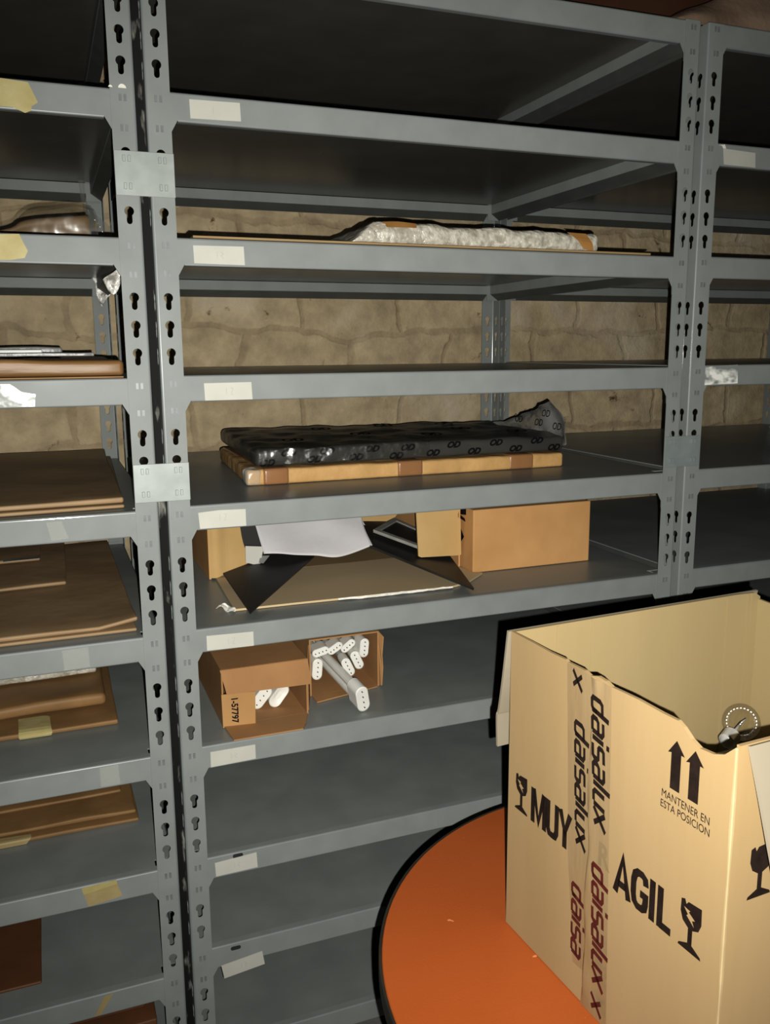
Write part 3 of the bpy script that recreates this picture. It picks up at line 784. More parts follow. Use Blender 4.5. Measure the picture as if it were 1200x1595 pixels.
def open_carton(name, label, x0, x1, y0, y1, z0, z1, flaps, mat):
    root = empty(name, ((x0+x1)/2, (y0+y1)/2, z0), label, 'carton')
    t = .0035
    bm = bmesh.new()
    box(bm, x0, x1, y0, y1, z0, z0+t); box(bm, x0, x1, y0, y1, z1-t, z1)
    box(bm, x0, x0+t, y0, y1, z0+t, z1-t); box(bm, x1-t, x1, y0, y1, z0+t, z1-t); box(bm, x0+t, x1-t, y1-t, y1, z0+t, z1-t)
    part('carton_body', bm, mat, root)
    for nm, pts, n, m in flaps:
        bm = bmesh.new(); slab(bm, pts, n, .003); part(nm, bm, m, root)
    return root
c1 = open_carton('lamp_carton', 'left lamp carton lying open with a printed side flap', .058, .248, .078, .46, .8005, .930,
    [('top_flap', [(.056, .0765, .9295), (.249, .0765, .9285), (.2525, .062, .876), (.066, .062, .8795)], (0, 1, .25), CARDLAMP),
     ('side_flap', [(.0565, .0745, .876), (.0575, .0745, .801), (.126, .066, .8005), (.128, .066, .876)], (0, 1, 0), CARDLAMPF),
     ('bottom_flap', [(.060, .0775, .801), (.246, .0775, .801), (.229, .03, .8006), (.215, .003, .8006), (.066, .003, .8006)], (0, 0, 1), CARDLAMP)], CARDLAMP)
bm = bmesh.new()
def sf(u, v): return Vector((.0985-v, .0655, .838+u))
add_text(bm, '1-57797', lambda u, v: Vector((.083+v, .0675, .839-u)), -.028, .028, -.0075, .0075, bold=.03)
part('printed_number', bm, BOXINK, c1, recalc=False)
c2 = open_carton('lamp_carton', 'right lamp carton lying open with white capped lamps sticking out', .280, .452, .172, .52, .8005, .938,
    [('left_flap', [(.2785, .176, .925), (.2785, .176, .803), (.2505, .092, .803), (.2505, .092, .9)], (1, 0, 0), CARDLAMP),
     ('right_flap', [(.4535, .176, .936), (.4535, .176, .802), (.4565, .162, .805), (.4595, .162, .85), (.4575, .162, .88), (.4615, .162, .925)], (-1, 0, 0), CARDLAMP),
     ('bottom_flap', [(.283, .176, .801), (.450, .176, .801), (.445, .165, .8006), (.283, .128, .8006)], (0, 0, 1), CARDLAMP)], CARDLAMP)
back = (.10, 1, -.02)
lamp('white capped lamp sticking far out over the shelf', (.3625, .036, .8325), (-.12, 1, .14), -12, .33, k=1.25)
lamp('white lamp cap tilted flat at the top left of the right carton', (.308, .172, .905), back, 75, k=.8)
lamp('white lamp cap second from the left in the top row of the right carton', (.342, .168, .9105), back, 58, k=.78)
lamp('white lamp cap third from the left in the top row of the right carton', (.374, .168, .912), back, 52, k=.78)
lamp('white lamp cap upright at the right end of the top row', (.408, .150, .9085), (.02, 1, -.02), 6, k=.9)
lamp('white lamp cap leaning in the middle of the right carton below the top row', (.393, .16, .877), back, -24, k=.92)
lamp('white lamp cap leaning lowest in the middle of the right carton', (.368, .152, .866), back, -24, k=.92)
lamp('white lamp cap upright against the left wall of the right carton', (.2975, .166, .866), (0, 1, -.02), 5)
lamp('pinned white lamp cap in the opening of the left carton', (.157, .135, .8305), (.02, 1, 0), 40, .28, k=1.15)
lamp('blank rounded white lamp cap in the opening of the left carton', (.196, .13, .8305), (.02, 1, 0), 38, .28, rounded=True, k=1.15)
lamp('white lamp cap at the back left of the left carton opening', (.150, .17, .838), (.02, 1, 0), 70, .26, k=.9)
lamp('white lamp cap at the back centre of the left carton opening', (.180, .172, .840), (.02, 1, 0), 55, .26, k=.9)
lamp('white lamp cap at the back right of the left carton opening', (.207, .178, .843), (.02, 1, 0), 60, .26, k=.9)

# ---------------------------------------------------------------- left unit contents
XL = -1.19
def envelope(label, foot, z0, z1, mat=KRAFTDK, amp=.004, fr=6, seed=0, r=.004, lift=None, name='kraft_envelope', nx=26, ny=16):
    bm = bmesh.new(); soft(bm, foot, z0, z1, r, nx=nx, ny=ny, amp=amp, fr=fr, seed=seed, lift=lift)
    return solo(name, bm, mat, label, 'envelope', smooth=True)
# shelf under the second rail
root = empty('wrapped_sheet', (-.45, .4, 1.80), 'brown sheet in shiny clear plastic on the second shelf of the left unit', 'wrapped sheet')
bm = bmesh.new()
sheet(bm, [[(-.80, .31, 1.80), (-.50, .31, 1.80), (-.33, .31, 1.80), (-.23, .31, 1.80), (-.128, .31, 1.80)],
           [(-.80, .318, 1.802), (-.50, .318, 1.805), (-.31, .318, 1.820), (-.24, .318, 1.832), (-.13, .318, 1.838)],
           [(-.80, .33, 1.804), (-.50, .33, 1.809), (-.303, .33, 1.842), (-.255, .33, 1.864), (-.134, .33, 1.880)],
           [(-.80, .60, 1.802), (-.50, .60, 1.805), (-.305, .60, 1.838), (-.255, .60, 1.858), (-.134, .60, 1.872)],
           [(-.80, .80, 1.80), (-.50, .80, 1.80), (-.30, .80, 1.80), (-.25, .80, 1.80), (-.134, .80, 1.80)]], sub=5, amp=.002, fr=9)
for v in bm.verts: v.co.z = max(v.co.z, 1.7985)
part('brown_sheet', bm, KRAFTDK, root, smooth=True, solid=.002)
bm = bmesh.new()
sheet(bm, [[(-.82, .262, 1.801), (-.50, .262, 1.801), (-.33, .262, 1.801), (-.23, .262, 1.801), (-.112, .262, 1.801)],
           [(-.82, .270, 1.806), (-.50, .270, 1.810), (-.31, .270, 1.824), (-.22, .270, 1.836), (-.117, .270, 1.840)],
           [(-.82, .285, 1.812), (-.50, .285, 1.818), (-.305, .285, 1.846), (-.252, .285, 1.871), (-.122, .285, 1.889)],
           [(-.82, .32, 1.810), (-.50, .32, 1.815), (-.303, .32, 1.848), (-.255, .32, 1.872), (-.126, .32, 1.890)]], sub=10, amp=.016, fr=15, seed=5)
for v in bm.verts: v.co.z = max(v.co.z, 1.7985)
part('clear_film', bm, GLINTB, root, smooth=True)
for y0, z0, nm in ((.9, 1.8, 0),):
    bm = bmesh.new()
    sheet(bm, [[(-.120, .880, 2.16), (-.114, .876, 2.17), (-.108, .880, 2.16)], [(-.120, .880, 2.06), (-.114, .876, 2.05), (-.107, .880, 2.06)], [(-.116, .880, 1.98), (-.106, .872, 1.98), (-.100, .875, 1.98)],
               [(-.100, .882, 1.90), (-.074, .874, 1.91), (-.046, .878, 1.92)], [(-.092, .884, 1.83), (-.070, .880, 1.83), (-.050, .884, 1.84)]], sub=6, amp=.006, fr=34, seed=6)
    solo('film_scrap', bm, FILM, 'wrinkled clear film hanging on the rear upright above the wrapped sheet', 'plastic film', smooth=True)
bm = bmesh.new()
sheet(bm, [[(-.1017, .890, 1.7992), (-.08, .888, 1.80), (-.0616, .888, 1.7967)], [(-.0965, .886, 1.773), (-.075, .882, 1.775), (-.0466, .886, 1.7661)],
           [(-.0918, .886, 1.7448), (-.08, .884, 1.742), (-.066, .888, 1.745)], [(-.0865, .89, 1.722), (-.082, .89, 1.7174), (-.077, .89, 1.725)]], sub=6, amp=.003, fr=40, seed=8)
solo('film_scrap', bm, GLAREFILM, 'crumpled film with glare in its colour stuck on the rear upright of the left unit', 'plastic film', smooth=True)
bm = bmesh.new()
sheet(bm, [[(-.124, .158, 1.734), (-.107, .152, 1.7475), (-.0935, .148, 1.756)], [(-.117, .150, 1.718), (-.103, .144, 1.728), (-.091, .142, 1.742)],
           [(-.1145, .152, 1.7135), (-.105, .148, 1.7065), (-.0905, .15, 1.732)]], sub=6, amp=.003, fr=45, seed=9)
solo('film_scrap', bm, GLAREFILM, 'crumpled film with glare in its colour hanging under the second shelf of the left unit near its front upright', 'plastic film', smooth=True)
# third shelf
def roll3(u, v, w): return 0
envelope('thick brown paper bundle filling the third shelf of the left unit', ((XL+.2, .018), (-.106, .018), (-.11, .80), (XL+.2, .80)), 1.5512, 1.5815, BUNDLE, amp=.006, fr=11, seed=12, r=.008, nx=40)
envelope('flat brown sheet showing its edge beneath the thick bundle on the third left shelf', ((XL+.2, .008), (-.108, .012), (-.11, .80), (XL+.2, .80)), 1.5475, 1.5505, KRAFTENV, amp=.0, seed=12, r=.001, name='brown_sheet')
bm = bmesh.new(); box(bm, -.90, -.245, .42, .50, 1.588, 1.6015)
solo('white_profile', bm, WHITESH, 'white flat strip lying on the thick brown bundle', 'strip', bevel=.002)
bm = bmesh.new(); soft(bm, rect(-.90, -.202, .51, .72), 1.586, 1.607, .004, nx=14, ny=6, amp=.003, fr=12)
solo('dark_folder', bm, GREYSHEET, 'dark grey folder lying behind the white strip on the brown bundle', 'folder', smooth=True)
bm = bmesh.new(); soft(bm, rect(-.60, -.138, .38, .415), 1.586, 1.5945, .002, nx=14, ny=4, amp=.002, fr=12)
solo('grey_sheet', bm, GREYSHEET, 'thin grey plastic sheet lying in front of the white strip', 'sheet', smooth=True)
# fourth shelf
envelope('lower of the two large brown envelopes on the fourth left shelf', ((XL+.15, .008), (-.118, .045), (-.085, .90), (XL+.15, .90)), 1.2975, 1.3045, KRAFTDK, amp=.002, seed=1)
envelope('upper large dark brown envelope on the fourth left shelf', ((XL+.15, .012), (-.120, .050), (-.100, .895), (XL+.15, .88)), 1.307, 1.318, KRAFTDK, amp=.004, fr=5, seed=2,
         lift=lambda u, v, w: .010*max(0, v-.85)/.15*(1-abs(u-.75)))
# fifth shelf
envelope('bottom large brown envelope on the fifth left shelf', ((XL+.15, .040), (-.110, .045), (-.108, .90), (XL+.15, .90)), 1.0475, 1.0535, KRAFTDK, amp=.002, seed=4)
envelope('large brown envelope with curled front corner on the fifth left shelf', ((XL+.15, .044), (-.106, .050), (-.108, .88), (XL+.15, .88)), 1.0555, 1.0635, KRAFTDK, amp=.003, seed=5,
         lift=lambda u, v, w: .012*max(0, u-.92)/.08*max(0, 1-v*5))
envelope('medium dark envelope lying on the curled brown one', ((XL+.3, .345), (-.232, .395), (-.225, .86), (XL+.3, .86)), 1.068, 1.076, KRAFTDK, amp=.002, seed=6)
envelope('small dark envelope topmost on the fifth left shelf', ((XL+.5, .60), (-.288, .62), (-.285, .85), (XL+.5, .84)), 1.080, 1.088, KRAFTDK, amp=.002, seed=7)
bm = bmesh.new(); slab(bm, [(-.372, .592, 1.0905), (-.288, .598, 1.0905), (-.288, .625, 1.0905), (-.372, .62, 1.0905)], (0, 0, 1), .0006)
solo('clear_tape_strip', bm, GREYSHEET, 'pale tape strip along the front of the topmost dark envelope', 'tape')
# sixth shelf
e6 = envelope('thin brown envelope with a yellow tape patch under the padded one', ((XL+.1, .190), (-.150, .188), (-.145, .70), (XL+.1, .70)), .7975, .8075, KRAFTENV, amp=.003, seed=8)
bm = bmesh.new()
sheet(bm, [[(-.352, .26, .8135), (-.30, .26, .8135), (-.288, .25, .8135)], [(-.350, .20, .8135), (-.30, .20, .813), (-.286, .199, .8125)], [(-.350, .1835, .804), (-.30, .183, .804), (-.284, .183, .806)], [(-.348, .183, .7985), (-.30, .1825, .7985), (-.286, .183, .7985)]], sub=3)
put(e6, make('yellow_tape', bm, MASK, solid=.0006))
envelope('padded brown envelope between the thin one and the bubble wrap', ((XL+.1, .240), (-.168, .272), (-.165, .70), (XL+.1, .70)), .813, .840, KRAFTENV, amp=.005, fr=10, seed=9, r=.010)
root = empty('bubble_wrapped_envelope', (-.5, .5, .845), 'clear bubble wrapped packet topmost on the sixth left shelf', 'envelope')
bm = bmesh.new(); soft(bm, ((XL+.1, .36), (-.178, .40), (-.185, .72), (XL+.1, .70)), .846, .872, .006, nx=40, ny=12, amp=.007, fr=22, seed=10)
part('bubble_wrap', bm, BUBBLE, root, smooth=True)
bm = bmesh.new(); soft(bm, ((XL+.1, .45), (-.20, .46), (-.2, .70), (XL+.1, .69)), .874, .882, .003, nx=20, ny=8, amp=.003, fr=9, seed=11)
part('grey_sheet', bm, GREYSHEET, root, smooth=True)
# seventh shelf
e7 = envelope('bottom brown envelope in the pile on the seventh left shelf', ((XL+.1, .212), (-.118, .214), (-.12, .75), (XL+.1, .75)), .5475, .5565, KRAFTENV, amp=.003, seed=13)
bm = bmesh.new()
sheet(bm, [[(-.42, .228, .5612), (-.375, .225, .5612), (-.345, .222, .5612)], [(-.42, .209, .5595), (-.375, .2085, .5595), (-.345, .2085, .5595)], [(-.42, .2075, .548), (-.375, .2075, .548), (-.355, .2078, .548)]], sub=3)
put(e7, make('yellow_tape', bm, MASK2, solid=.0006))
envelope('second brown envelope from the bottom on the seventh left shelf', ((XL+.1, .232), (-.122, .226), (-.125, .74), (XL+.1, .74)), .562, .572, KRAFTENV, amp=.004, fr=9, seed=14)
envelope('third brown envelope from the bottom on the seventh left shelf', ((XL+.1, .290), (-.148, .305), (-.15, .74), (XL+.1, .74)), .578, .586, KRAFTENV, amp=.002, seed=15)
envelope('padded brown envelope topmost on the seventh left shelf', ((XL+.1, .250), (-.188, .335), (-.19, .74), (XL+.1, .74)), .595, .615, KRAFTENV, amp=.006, fr=10, seed=16, r=.008)
# eighth and ninth shelves
envelope('red brown folder on the eighth left shelf', ((XL+.1, .075), (-.342, .079), (-.345, .75), (XL+.1, .75)), .2975, .305, KRAFTRED, amp=.002, seed=17, name='brown_folder')
envelope('lower red brown envelope on the lowest left shelf', ((XL+.1, .16), (-.108, .165), (-.11, .75), (XL+.1, .75)), .0475, .0735, KRAFTRED, amp=.004, seed=18)
envelope('upper red brown envelope on the lowest left shelf', ((XL+.1, .185), (-.128, .20), (-.13, .74), (XL+.1, .74)), .080, .105, KRAFTRED, amp=.006, fr=10, seed=19, r=.008)

# ---------------------------------------------------------------- on top of the racks
bm = bmesh.new(); soft(bm, ((.60, .20), (1.42, .19), (1.42, .60), (.60, .60)), 2.3035, 2.56, .006, nx=16, ny=12, amp=.003)
solo('brown_carton', bm, CARDRED, 'dark red brown carton lying on top of the middle unit', 'carton')
bm = bmesh.new()
sheet(bm, [[(1.105, .03, 2.304), (1.21, .03, 2.304), (1.35, .03, 2.304), (1.7, .03, 2.304)],
           [(1.112, .035, 2.309), (1.22, .04, 2.345), (1.36, .045, 2.36), (1.7, .045, 2.36)],
           [(1.13, .08, 2.322), (1.25, .09, 2.385), (1.40, .09, 2.44), (1.7, .09, 2.44)],
           [(1.14, .14, 2.322), (1.26, .14, 2.37), (1.42, .14, 2.41), (1.7, .14, 2.41)],
           [(1.14, .165, 2.304), (1.26, .165, 2.304), (1.42, .165, 2.304), (1.7, .165, 2.304)]], sub=7, amp=.010, fr=9, seed=21)
for v in bm.verts: v.co.z = max(v.co.z, 2.3045)
solo('wrapping_paper', bm, WRAPPAP, 'crumpled grey brown wrapping paper on top of the right unit', 'paper', smooth=True, solid=.001)

# ---------------------------------------------------------------- round table
TC = Vector((.574, -.818, 0)); TR = .466
root = empty('round_table', TC, 'round table with an orange laminate top and dark edge', 'table')
T = Matrix.Translation(TC)
bm = bmesh.new(); lathe(bm, [(0, .735), (TR-.003, .735), (TR-.003, .7485), (TR-.0045, .75), (0, .75)], T, 128)
part('tabletop', bm, ORANGE, root)
bm = bmesh.new(); lathe(bm, [(TR-.0025, .722), (TR+.0005, .722), (TR+.0015, .724), (TR+.0015, .7475), (TR+.0005, .7495), (TR-.0025, .7495), (TR-.0025, .722)], T, 128)
part('edge_band', bm, EDGEB, root, smooth=False)
bm = bmesh.new(); lathe(bm, [(0, .715), (TR-.004, .715), (TR-.004, .7345), (0, .7345)], T, 96)
part('underside', bm, EDGEB, root)
bm = bmesh.new(); lathe(bm, [(.14, .714), (.14, .706), (.035, .69), (.03, .66), (.03, .06), (.04, .04), (0, .04)], T, 32)
part('pedestal', bm, STEEL, root, smooth=True)
for i in range(4):
    a = math.pi/4+i*math.pi/2; d = Vector((math.cos(a), math.sin(a), 0)); n = Vector((-d.y, d.x, 0))
    bm = bmesh.new()
    pts = [TC+d*.02+Vector((0, 0, .035)), TC+d*.02+Vector((0, 0, .075)), TC+d*.30+Vector((0, 0, .035)), TC+d*.32+Vector((0, 0, .025)), TC+d*.32, TC+d*.29, TC+d*.29+Vector((0, 0, .012))]
    slab(bm, [p-n*.015 for p in pts], n, .03)
    part('foot', bm, STEEL, root)

# ---------------------------------------------------------------- big carton on the table
A0 = Vector((.339, -.657, .7505)); dS = Vector((.0646, -.9979, 0)); eT = Vector((.9979, .0646, 0)); UZ = Vector((0, 0, 1))
LS, LT = .405, .475
root = empty('large_carton', A0+dS*LS/2+eT*LT/2, 'large open brown carton printed MUY FRAGIL standing on the orange table', 'carton')
def P(s, t, z): return A0+dS*s+eT*t+UZ*(z-.7505)
tw = .0045
top_ab = [(0, 1.205), (.05, 1.2045), (.09, 1.2035), (.125, 1.2045), (.13, 1.2025), (.165, 1.203), (.175, 1.2), (.19, 1.2045), (.205, 1.2035), (.216, 1.2), (.26, 1.2015), (.30, 1.2005), (.324, 1.201), (.333, 1.197), (.345, 1.1885), (.357, 1.1835), (.375, 1.185), (.39, 1.191), (LS, 1.2055)]
bm = bmesh.new()
slab(bm, [P(0, 0, .7515), P(LS, 0, .7515)]+[P(s, 0, z) for s, z in reversed(top_ab)], eT, tw)
part('printed_panel', bm, CARD, root)
bm = bmesh.new()
slab(bm, [P(LS, tw, .7515), P(LS, LT, .7515), P(LS, LT, 1.2055), P(LS, .2, 1.2045), P(LS, tw, 1.2055)], -dS, tw)
part('near_panel', bm, CARD, root)
bm = bmesh.new()
slab(bm, [P(0, tw, .7515), P(0, LT, .7515), P(0, LT, 1.196), P(0, LT-.012, 1.2035), P(0, LT-.05, 1.205), P(0, tw, 1.205)], dS, tw)
for t, w in ((.075, .0012), (.136, .0016), (.405, .002), (.448, .0015), (.456, .001)):
    slab(bm, [P(tw+.0001, t-w, .76), P(tw+.0001, t+w, .76), P(tw+.0001, t+w, 1.203), P(tw+.0001, t-w, 1.203)], dS, .0007)
part('far_panel', bm, CARDIN, root)
bm = bmesh.new()
slab(bm, [P(tw, LT, .7515), P(LS-tw, LT, .7515), P(LS-tw, LT, 1.19), P(.08, LT, 1.188), P(tw, LT, 1.192)], -eT, tw)
part('right_panel', bm, CARDIN, root)
bm = bmesh.new(); slab(bm, [P(tw, tw, .7512), P(LS-tw, tw, .7512), P(LS-tw, LT-tw, .7512), P(tw, LT-tw, .7512)], UZ, .004)
part('bottom_panel', bm, CARDIN, root)
bm = bmesh.new()
zs = [.752+.0452*i for i in range(11)]
sheet(bm, [[P(LS-.0024+.0008*math.sin(i*2.1), -.0004, z), P(LS+.0004, -.0004, z), P(LS+.0004, .0026+.0008*math.sin(i*1.7), z)] for i, z in enumerate(zs)], sub=3)
part('worn_edge', bm, CARDEDGE, root)
# outside flaps, hanging down
bm = bmesh.new()
sheet(bm, [[P(-.001, -.004, 1.2045), P(-.001, .2, 1.2045), P(-.001, LT, 1.2045)], [P(-.014, -.003, 1.13), P(-.014, .2, 1.13), P(-.014, LT, 1.13)],
           [P(-.030, .001, 1.075), P(-.030, .2, 1.075), P(-.030, LT, 1.075)], [P(-.033, .0, 1.063), P(-.033, .2, 1.063), P(-.033, LT, 1.063)], [P(-.037, .004, 1.015), P(-.04, .2, 1.015), P(-.04, LT, 1.015)]], sub=4)
part('far_flap', bm, FLAPPALE, root, solid=.004)
bm = bmesh.new()
sheet(bm, [[P(LS+.002, .012, 1.205), P(LS+.002, .2, 1.205), P(LS+.002, LT, 1.205)], [P(LS+.018, .013, 1.155), P(LS+.018, .2, 1.155), P(LS+.018, LT, 1.155)],
           [P(LS+.038, .013, 1.095), P(LS+.04, .2, 1.10), P(LS+.04, LT, 1.10)], [P(LS+.066, .013, 1.015), P(LS+.068, .2, 1.02), P(LS+.068, LT, 1.02)]], sub=4)
part('near_flap', bm, FLAPPALE, root, solid=-.004)
# parcel tape down the printed face
TO = -.0006
bm = bmesh.new()
def tape(bm, pts, off): slab(bm, [P(s, off, z) for s, z in pts], -eT, .0004)
tape(bm, [(.130, 1.2015), (.165, 1.2025), (.181, 1.1985), (.186, 1.0), (.196, .80), (.161, .797), (.155, .86), (.1435, .945), (.139, 1.05)], -.0002)
part('parcel_tape', bm, TAPEBR, root)
bm = bmesh.new()
sheet(bm, [[P(.181+.003*math.sin(z*40)+.003*(1.2-z)/.45, -.0012, z), P(.188+.003*math.sin(z*60), -.0022-.001*math.sin(z*90), z), P(.20+.012*(1.2-z)/.45, -.0012, z), P(.217+.015*(1.2-z)/.45, -.0008, z)] for z in [1.2005-.0375*i for i in range(13)]], sub=4)
part('parcel_tape', bm, TAPEBR, root, smooth=True)
def F_(off): return lambda s, z: P(s, off, z)
glass = [(-.014, .027), (-.009, .029), (-.007, .024), (-.004, .028), (.014, .030), (.0145, .012), (.011, .003), (.003, -.001), (.003, -.018), (.015, -.024), (.016, -.027), (-.016, -.027), (-.015, -.024), (-.003, -.018), (-.003, -.001), (-.011, .004), (-.0145, .013)]
crack = [(-.010, .020), (-.004, .014), (-.006, .012), (.005, .004), (.002, .010), (.006, .012), (-.003, .017), (-.001, .019)]
fi = F_(-.0008)
def put_glass(dst, s, z, k, fn): add_poly(dst, [(s+a*k, z+b*k) for a, b in glass], fn)
for gs, gz, gk in ((.0345, .974, .98), (.360, .976, 1.05)):
    ink = bmesh.new(); put_glass(ink, gs, gz, gk, fi); part('fragile_symbol', ink, BOXINK, root, recalc=False)
BL = {'M': (1.02, [[(.12, 0), (.12, 1)], [(.90, 0), (.90, 1)], [(.17, 1), (.51, .12), (.85, 1)]]),
      'U': (.80, [[(.12, 1), (.12, .22), (.22, .08), (.34, .07), (.46, .07), (.58, .08), (.68, .22), (.68, 1)]]),
      'Y': (.80, [[(.10, 1), (.40, .45), (.70, 1)], [(.40, .5), (.40, 0)]]),
      'A': (.86, [[(.10, 0), (.43, .95), (.76, 0)], [(.22, .27), (.64, .27)]]),
      'G': (.84, [[(.70, .70), (.66, .86), (.52, .92), (.32, .92), (.18, .84), (.12, .66), (.12, .34), (.18, .16), (.32, .08), (.52, .08), (.66, .14), (.70, .28), (.70, .44), (.44, .44)]]),
      'I': (.40, [[(.16, 0), (.16, 1)]]),
      'L': (.66, [[(.12, 1), (.12, 0)], [(.12, .085), (.62, .085)]])}
def block_word(dst, word, s0, s1, z0, z1, fn):
    tot = sum(BL[c][0] for c in word); k = (s1-s0)/tot; x = s0
    for ch in word:
        for st in BL[ch][1]: stroke(dst, [(x+a*k, z0+b*(z1-z0)) for a, b in st], .0092, fn)
        x += BL[ch][0]*k
for wd, a_, b_ in (('MUY', .059, .150), ('AGIL', .2345, .333)):
    ink = bmesh.new(); block_word(ink, wd, a_, b_, .9475, .9985, fi); part('printed_word', ink, BOXINK, root, recalc=False)
for c0 in (.3255, .3525):
    ink = bmesh.new()
    add_poly(ink, [(c0, 1.1785), (c0-.0125, 1.161), (c0-.0072, 1.1625), (c0-.0072, 1.121), (c0+.0072, 1.121), (c0+.0072, 1.1645), (c0+.0125, 1.1645)], fi)
    part('printed_arrow', ink, BOXINK, root, recalc=False)
ink = bmesh.new()
add_text(ink, 'MANTENER EN', fi, .307, .377, 1.1062, 1.1152, bold=.0)
add_text(ink, 'ESTA POSICION', fi, .306, .378, 1.0935, 1.1025, bold=.0)
part('printed_words', ink, BOXINK, root, recalc=False)
ck = bmesh.new()
for s, z, k in ((.0345, .974, .98), (.360, .976, 1.05)): add_poly(ck, [(s+a*k, z+b*k) for a, b in crack], F_(-.001))
part('printed_cracks', ck, CARD, root, recalc=False)
gh = bmesh.new(); add_text(gh, 'R', F_(-.0022), .207, .2285, .965, .997, bold=.03)
part('covered_print', gh, GHOST, root, recalc=False)
# lettering printed on the tape, reading downwards; letters drawn as strokes on a unit em
GL = {'d': [[(.55, 1), (.38, 0)], [(.43, .3), (.40, .08), (.30, 0), (.12, 0), (.04, .08), (.08, .5), (.16, .62), (.48, .62)]],
      'a': [[(.10, .66), (.40, .66), (.50, .56), (.42, 0)], [(.47, .36), (.14, .36), (.06, .28), (.03, .08), (.10, 0), (.42, 0)]],
      'i': [[(.14, .66), (.06, 0)], [(.19, 1.0), (.175, .84)]],
      's': [[(.50, .66), (.16, .66), (.10, .58), (.08, .42), (.14, .35), (.40, .33), (.45, .26), (.42, .07), (.36, 0), (.02, 0)]],
      'l': [[(.20, 1), (.06, 0)]],
      'u': [[(.12, .66), (.04, .10), (.12, 0), (.36, 0)], [(.52, .66), (.42, 0)]],
      'x': [[(.06, .68), (.44, 0)], [(.56, .68), (-.04, 0)]]}
ADV = {'d': .58, 'a': .55, 'i': .23, 's': .55, 'l': .26, 'u': .58, 'x': .6}
def tape_word(dst, word, s0, z0, length, h, off, ds=-.06, skip=()):
    tot = sum(ADV[c] for c in word); k = length/tot; x = 0
    def fn(u, v): return P(s0+v*h-ds*u*k, off, z0-u*k)
    for i, ch in enumerate(word):
        if i not in skip:
            for st in GL[ch]: stroke(dst, [(x+a, b) for a, b in st], .155, fn)
        x += ADV[ch]
tl = bmesh.new()
tape_word(tl, 'x', .143, 1.196, .024, .026, -.0010)
tape_word(tl, 'daisalux', .150, 1.133, .170, .028, -.0010)
tape_word(tl, 'daisalux', .186, 1.180, .168, .031, -.0048, ds=-.08)
part('tape_lettering', tl, BOXINK, root, recalc=False)
tl = bmesh.new()
tape_word(tl, 'daisa', .1555, .911, .102, .027, -.0010, ds=-.03)
tape_word(tl, 'daisalux', .199, .965, .168, .030, -.0048, ds=-.05)
tape_word(tl, 'x', .206, .785, .024, .028, -.0048)
part('tape_lettering', tl, REDINK, root, recalc=False)
# print on the near panel and on the far flap
nk = bmesh.new()
fn2 = lambda t, z: P(LS+.0008, t, z)
put_glass(nk, .0445, 1.058, 1.05, fn2)
part('fragile_symbol', nk, BOXINK, root, recalc=False)
nk = bmesh.new()
add_text(nk, 'F', lambda u, v: P(-.0405, .030+u, v), -.016, .012, 1.03, 1.052, bold=.03)
part('printed_letter', nk, BOXINK, root, recalc=False)

# contents of the big carton
bm = bmesh.new()
q = [P(LS-.02, .02, 0), P(LS-.02, LT-.02, 0), P(.02, LT-.02, 0), P(.02, .02, 0)]
soft(bm, [(p.x, p.y) for p in q], .7565, .966, .03, nx=24, ny=24, amp=.012, fr=14, seed=31)
solo('packing_film', bm, GREYSHEET, 'grey plastic packing film filling the big carton under the bulb', 'packing film', smooth=True)
bm = bmesh.new(); soft(bm, rect(.815, .865, -.70, -.672), .9755, .99, .004, nx=6, ny=4)
solo('red_packet', bm, REDPL, 'small red packet beside the bulb inside the big carton', 'packet', smooth=True)
bc = Vector((.744, -.680, 1.010)); bd = Vector((-.80, -.33, -.30)).normalized()
root = empty('light_bulb', bc, 'clear glass globe bulb with a metal screw base inside the big carton', 'bulb')
M = Matrix.Translation(bc) @ bd.to_track_quat('Z', 'Y').to_matrix().to_4x4()
bm = bmesh.new()
R = .0285
prof = [(0, -R)]+[(R*math.sin(a), -R*math.cos(a)) for a in [math.pi*i/24 for i in range(1, 20)]]+[(.0125, .030), (.0125, .034)]
lathe(bm, prof, M, 40)
part('glass_globe', bm, GLASS, root, smooth=True)
bm = bmesh.new()
prof = [(.0135, .032)]
for i in range(5): prof += [(.0140, .034+i*.004), (.0128, .036+i*.004)]
prof += [(.009, .056), (.005, .059), (0, .059)]
lathe(bm, prof, M, 28)
part('screw_base', bm, BRASS, root, smooth=True)
bm = bmesh.new(); tube(bm, M @ Vector((0, 0, .03)), M @ Vector((0, 0, .0)), .0026, .0018); tube(bm, M @ Vector((0, 0, 0)), M @ Vector((.004, .002, -.009)), .0012, .0008)
part('stem', bm, GREYSHEET, root, smooth=True)
cv = (Vector((-.2475, -1.6859, 1.5933))-bc).normalized()
bm = bmesh.new()
u = Vector((.93, -.36, 0)); u = (u-cv*u.dot(cv)).normalized(); w = cv.cross(u)
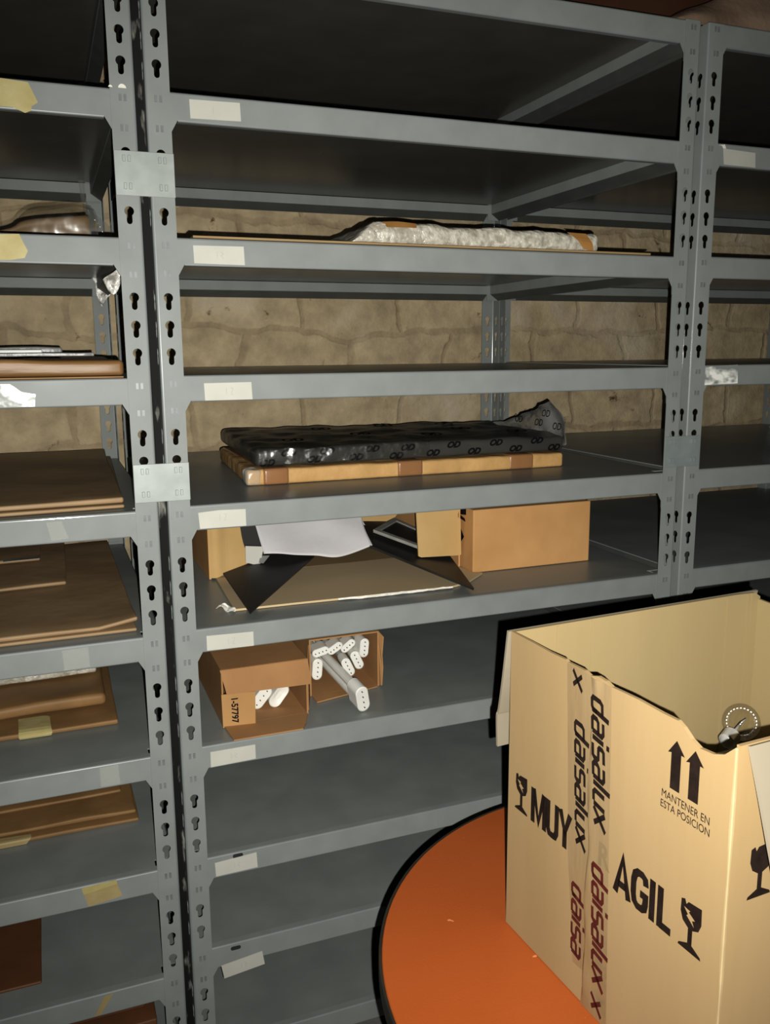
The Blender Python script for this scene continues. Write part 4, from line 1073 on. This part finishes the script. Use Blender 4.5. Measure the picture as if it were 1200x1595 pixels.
for i in range(26):
    a, b = 2*math.pi*i/26, 2*math.pi*(i+.55)/26
    tube(bm, bc+(u*math.cos(a)+w*math.sin(a))*.0222, bc+(u*math.cos(b)+w*math.sin(b))*.0222, .0011, seg=6)
part('dash_ring', bm, SPARK, root)  # ring of white dashes inside the globe

# ---------------------------------------------------------------- camera, flash, world
CAM = Vector((-.24746, -1.68589, 1.59335))
rt = Vector((0.9324, -0.3612, -0.0078)); up = Vector((0.0729, 0.1667, 0.9833))
yaw, pit, rol = .36889, -.18324, -.00793
f = Vector((math.sin(yaw)*math.cos(pit), math.cos(yaw)*math.cos(pit), math.sin(pit)))
r0 = Vector((math.cos(yaw), -math.sin(yaw), 0)); u0 = r0.cross(f)
rt = r0*math.cos(rol)+u0*math.sin(rol); up = -r0*math.sin(rol)+u0*math.cos(rol)
cam = bpy.data.cameras.new('camera'); co = bpy.data.objects.new('camera', cam); COL.objects.link(co)
M = Matrix((rt, up, -f)).transposed().to_4x4(); M.translation = CAM
co.matrix_world = M
cam.sensor_fit = 'VERTICAL'; cam.sensor_height = 36; cam.lens = 1357.84*36/1595
cam.clip_start = .02
bpy.context.scene.camera = co

li = bpy.data.lights.new('phone_flash', 'SPOT'); li.energy = 190; li.color = (1, .985, .94)
li.spot_size = math.radians(108); li.spot_blend = 1.0; li.shadow_soft_size = .003
lo = bpy.data.objects.new('phone_flash', li); COL.objects.link(lo)
Ml = Matrix((rt, up, -(f-up*.06-rt*.02).normalized())).transposed().to_4x4(); Ml.translation = CAM+rt*.024-up*.026
aim = (f+up*.02+rt*.04).normalized()
lo.rotation_euler = aim.to_track_quat('-Z', 'Y').to_euler(); lo.location = CAM+rt*.024-up*.026

w = bpy.data.worlds.new('dark_room'); bpy.context.scene.world = w; w.use_nodes = True
w.node_tree.nodes['Background'].inputs[0].default_value = (.5, .5, .46, 1)
w.node_tree.nodes['Background'].inputs[1].default_value = .01
sc = bpy.context.scene
sc.view_settings.view_transform = 'Standard'; sc.view_settings.look = 'None'
sc.view_settings.exposure = 0; sc.view_settings.gamma = .85
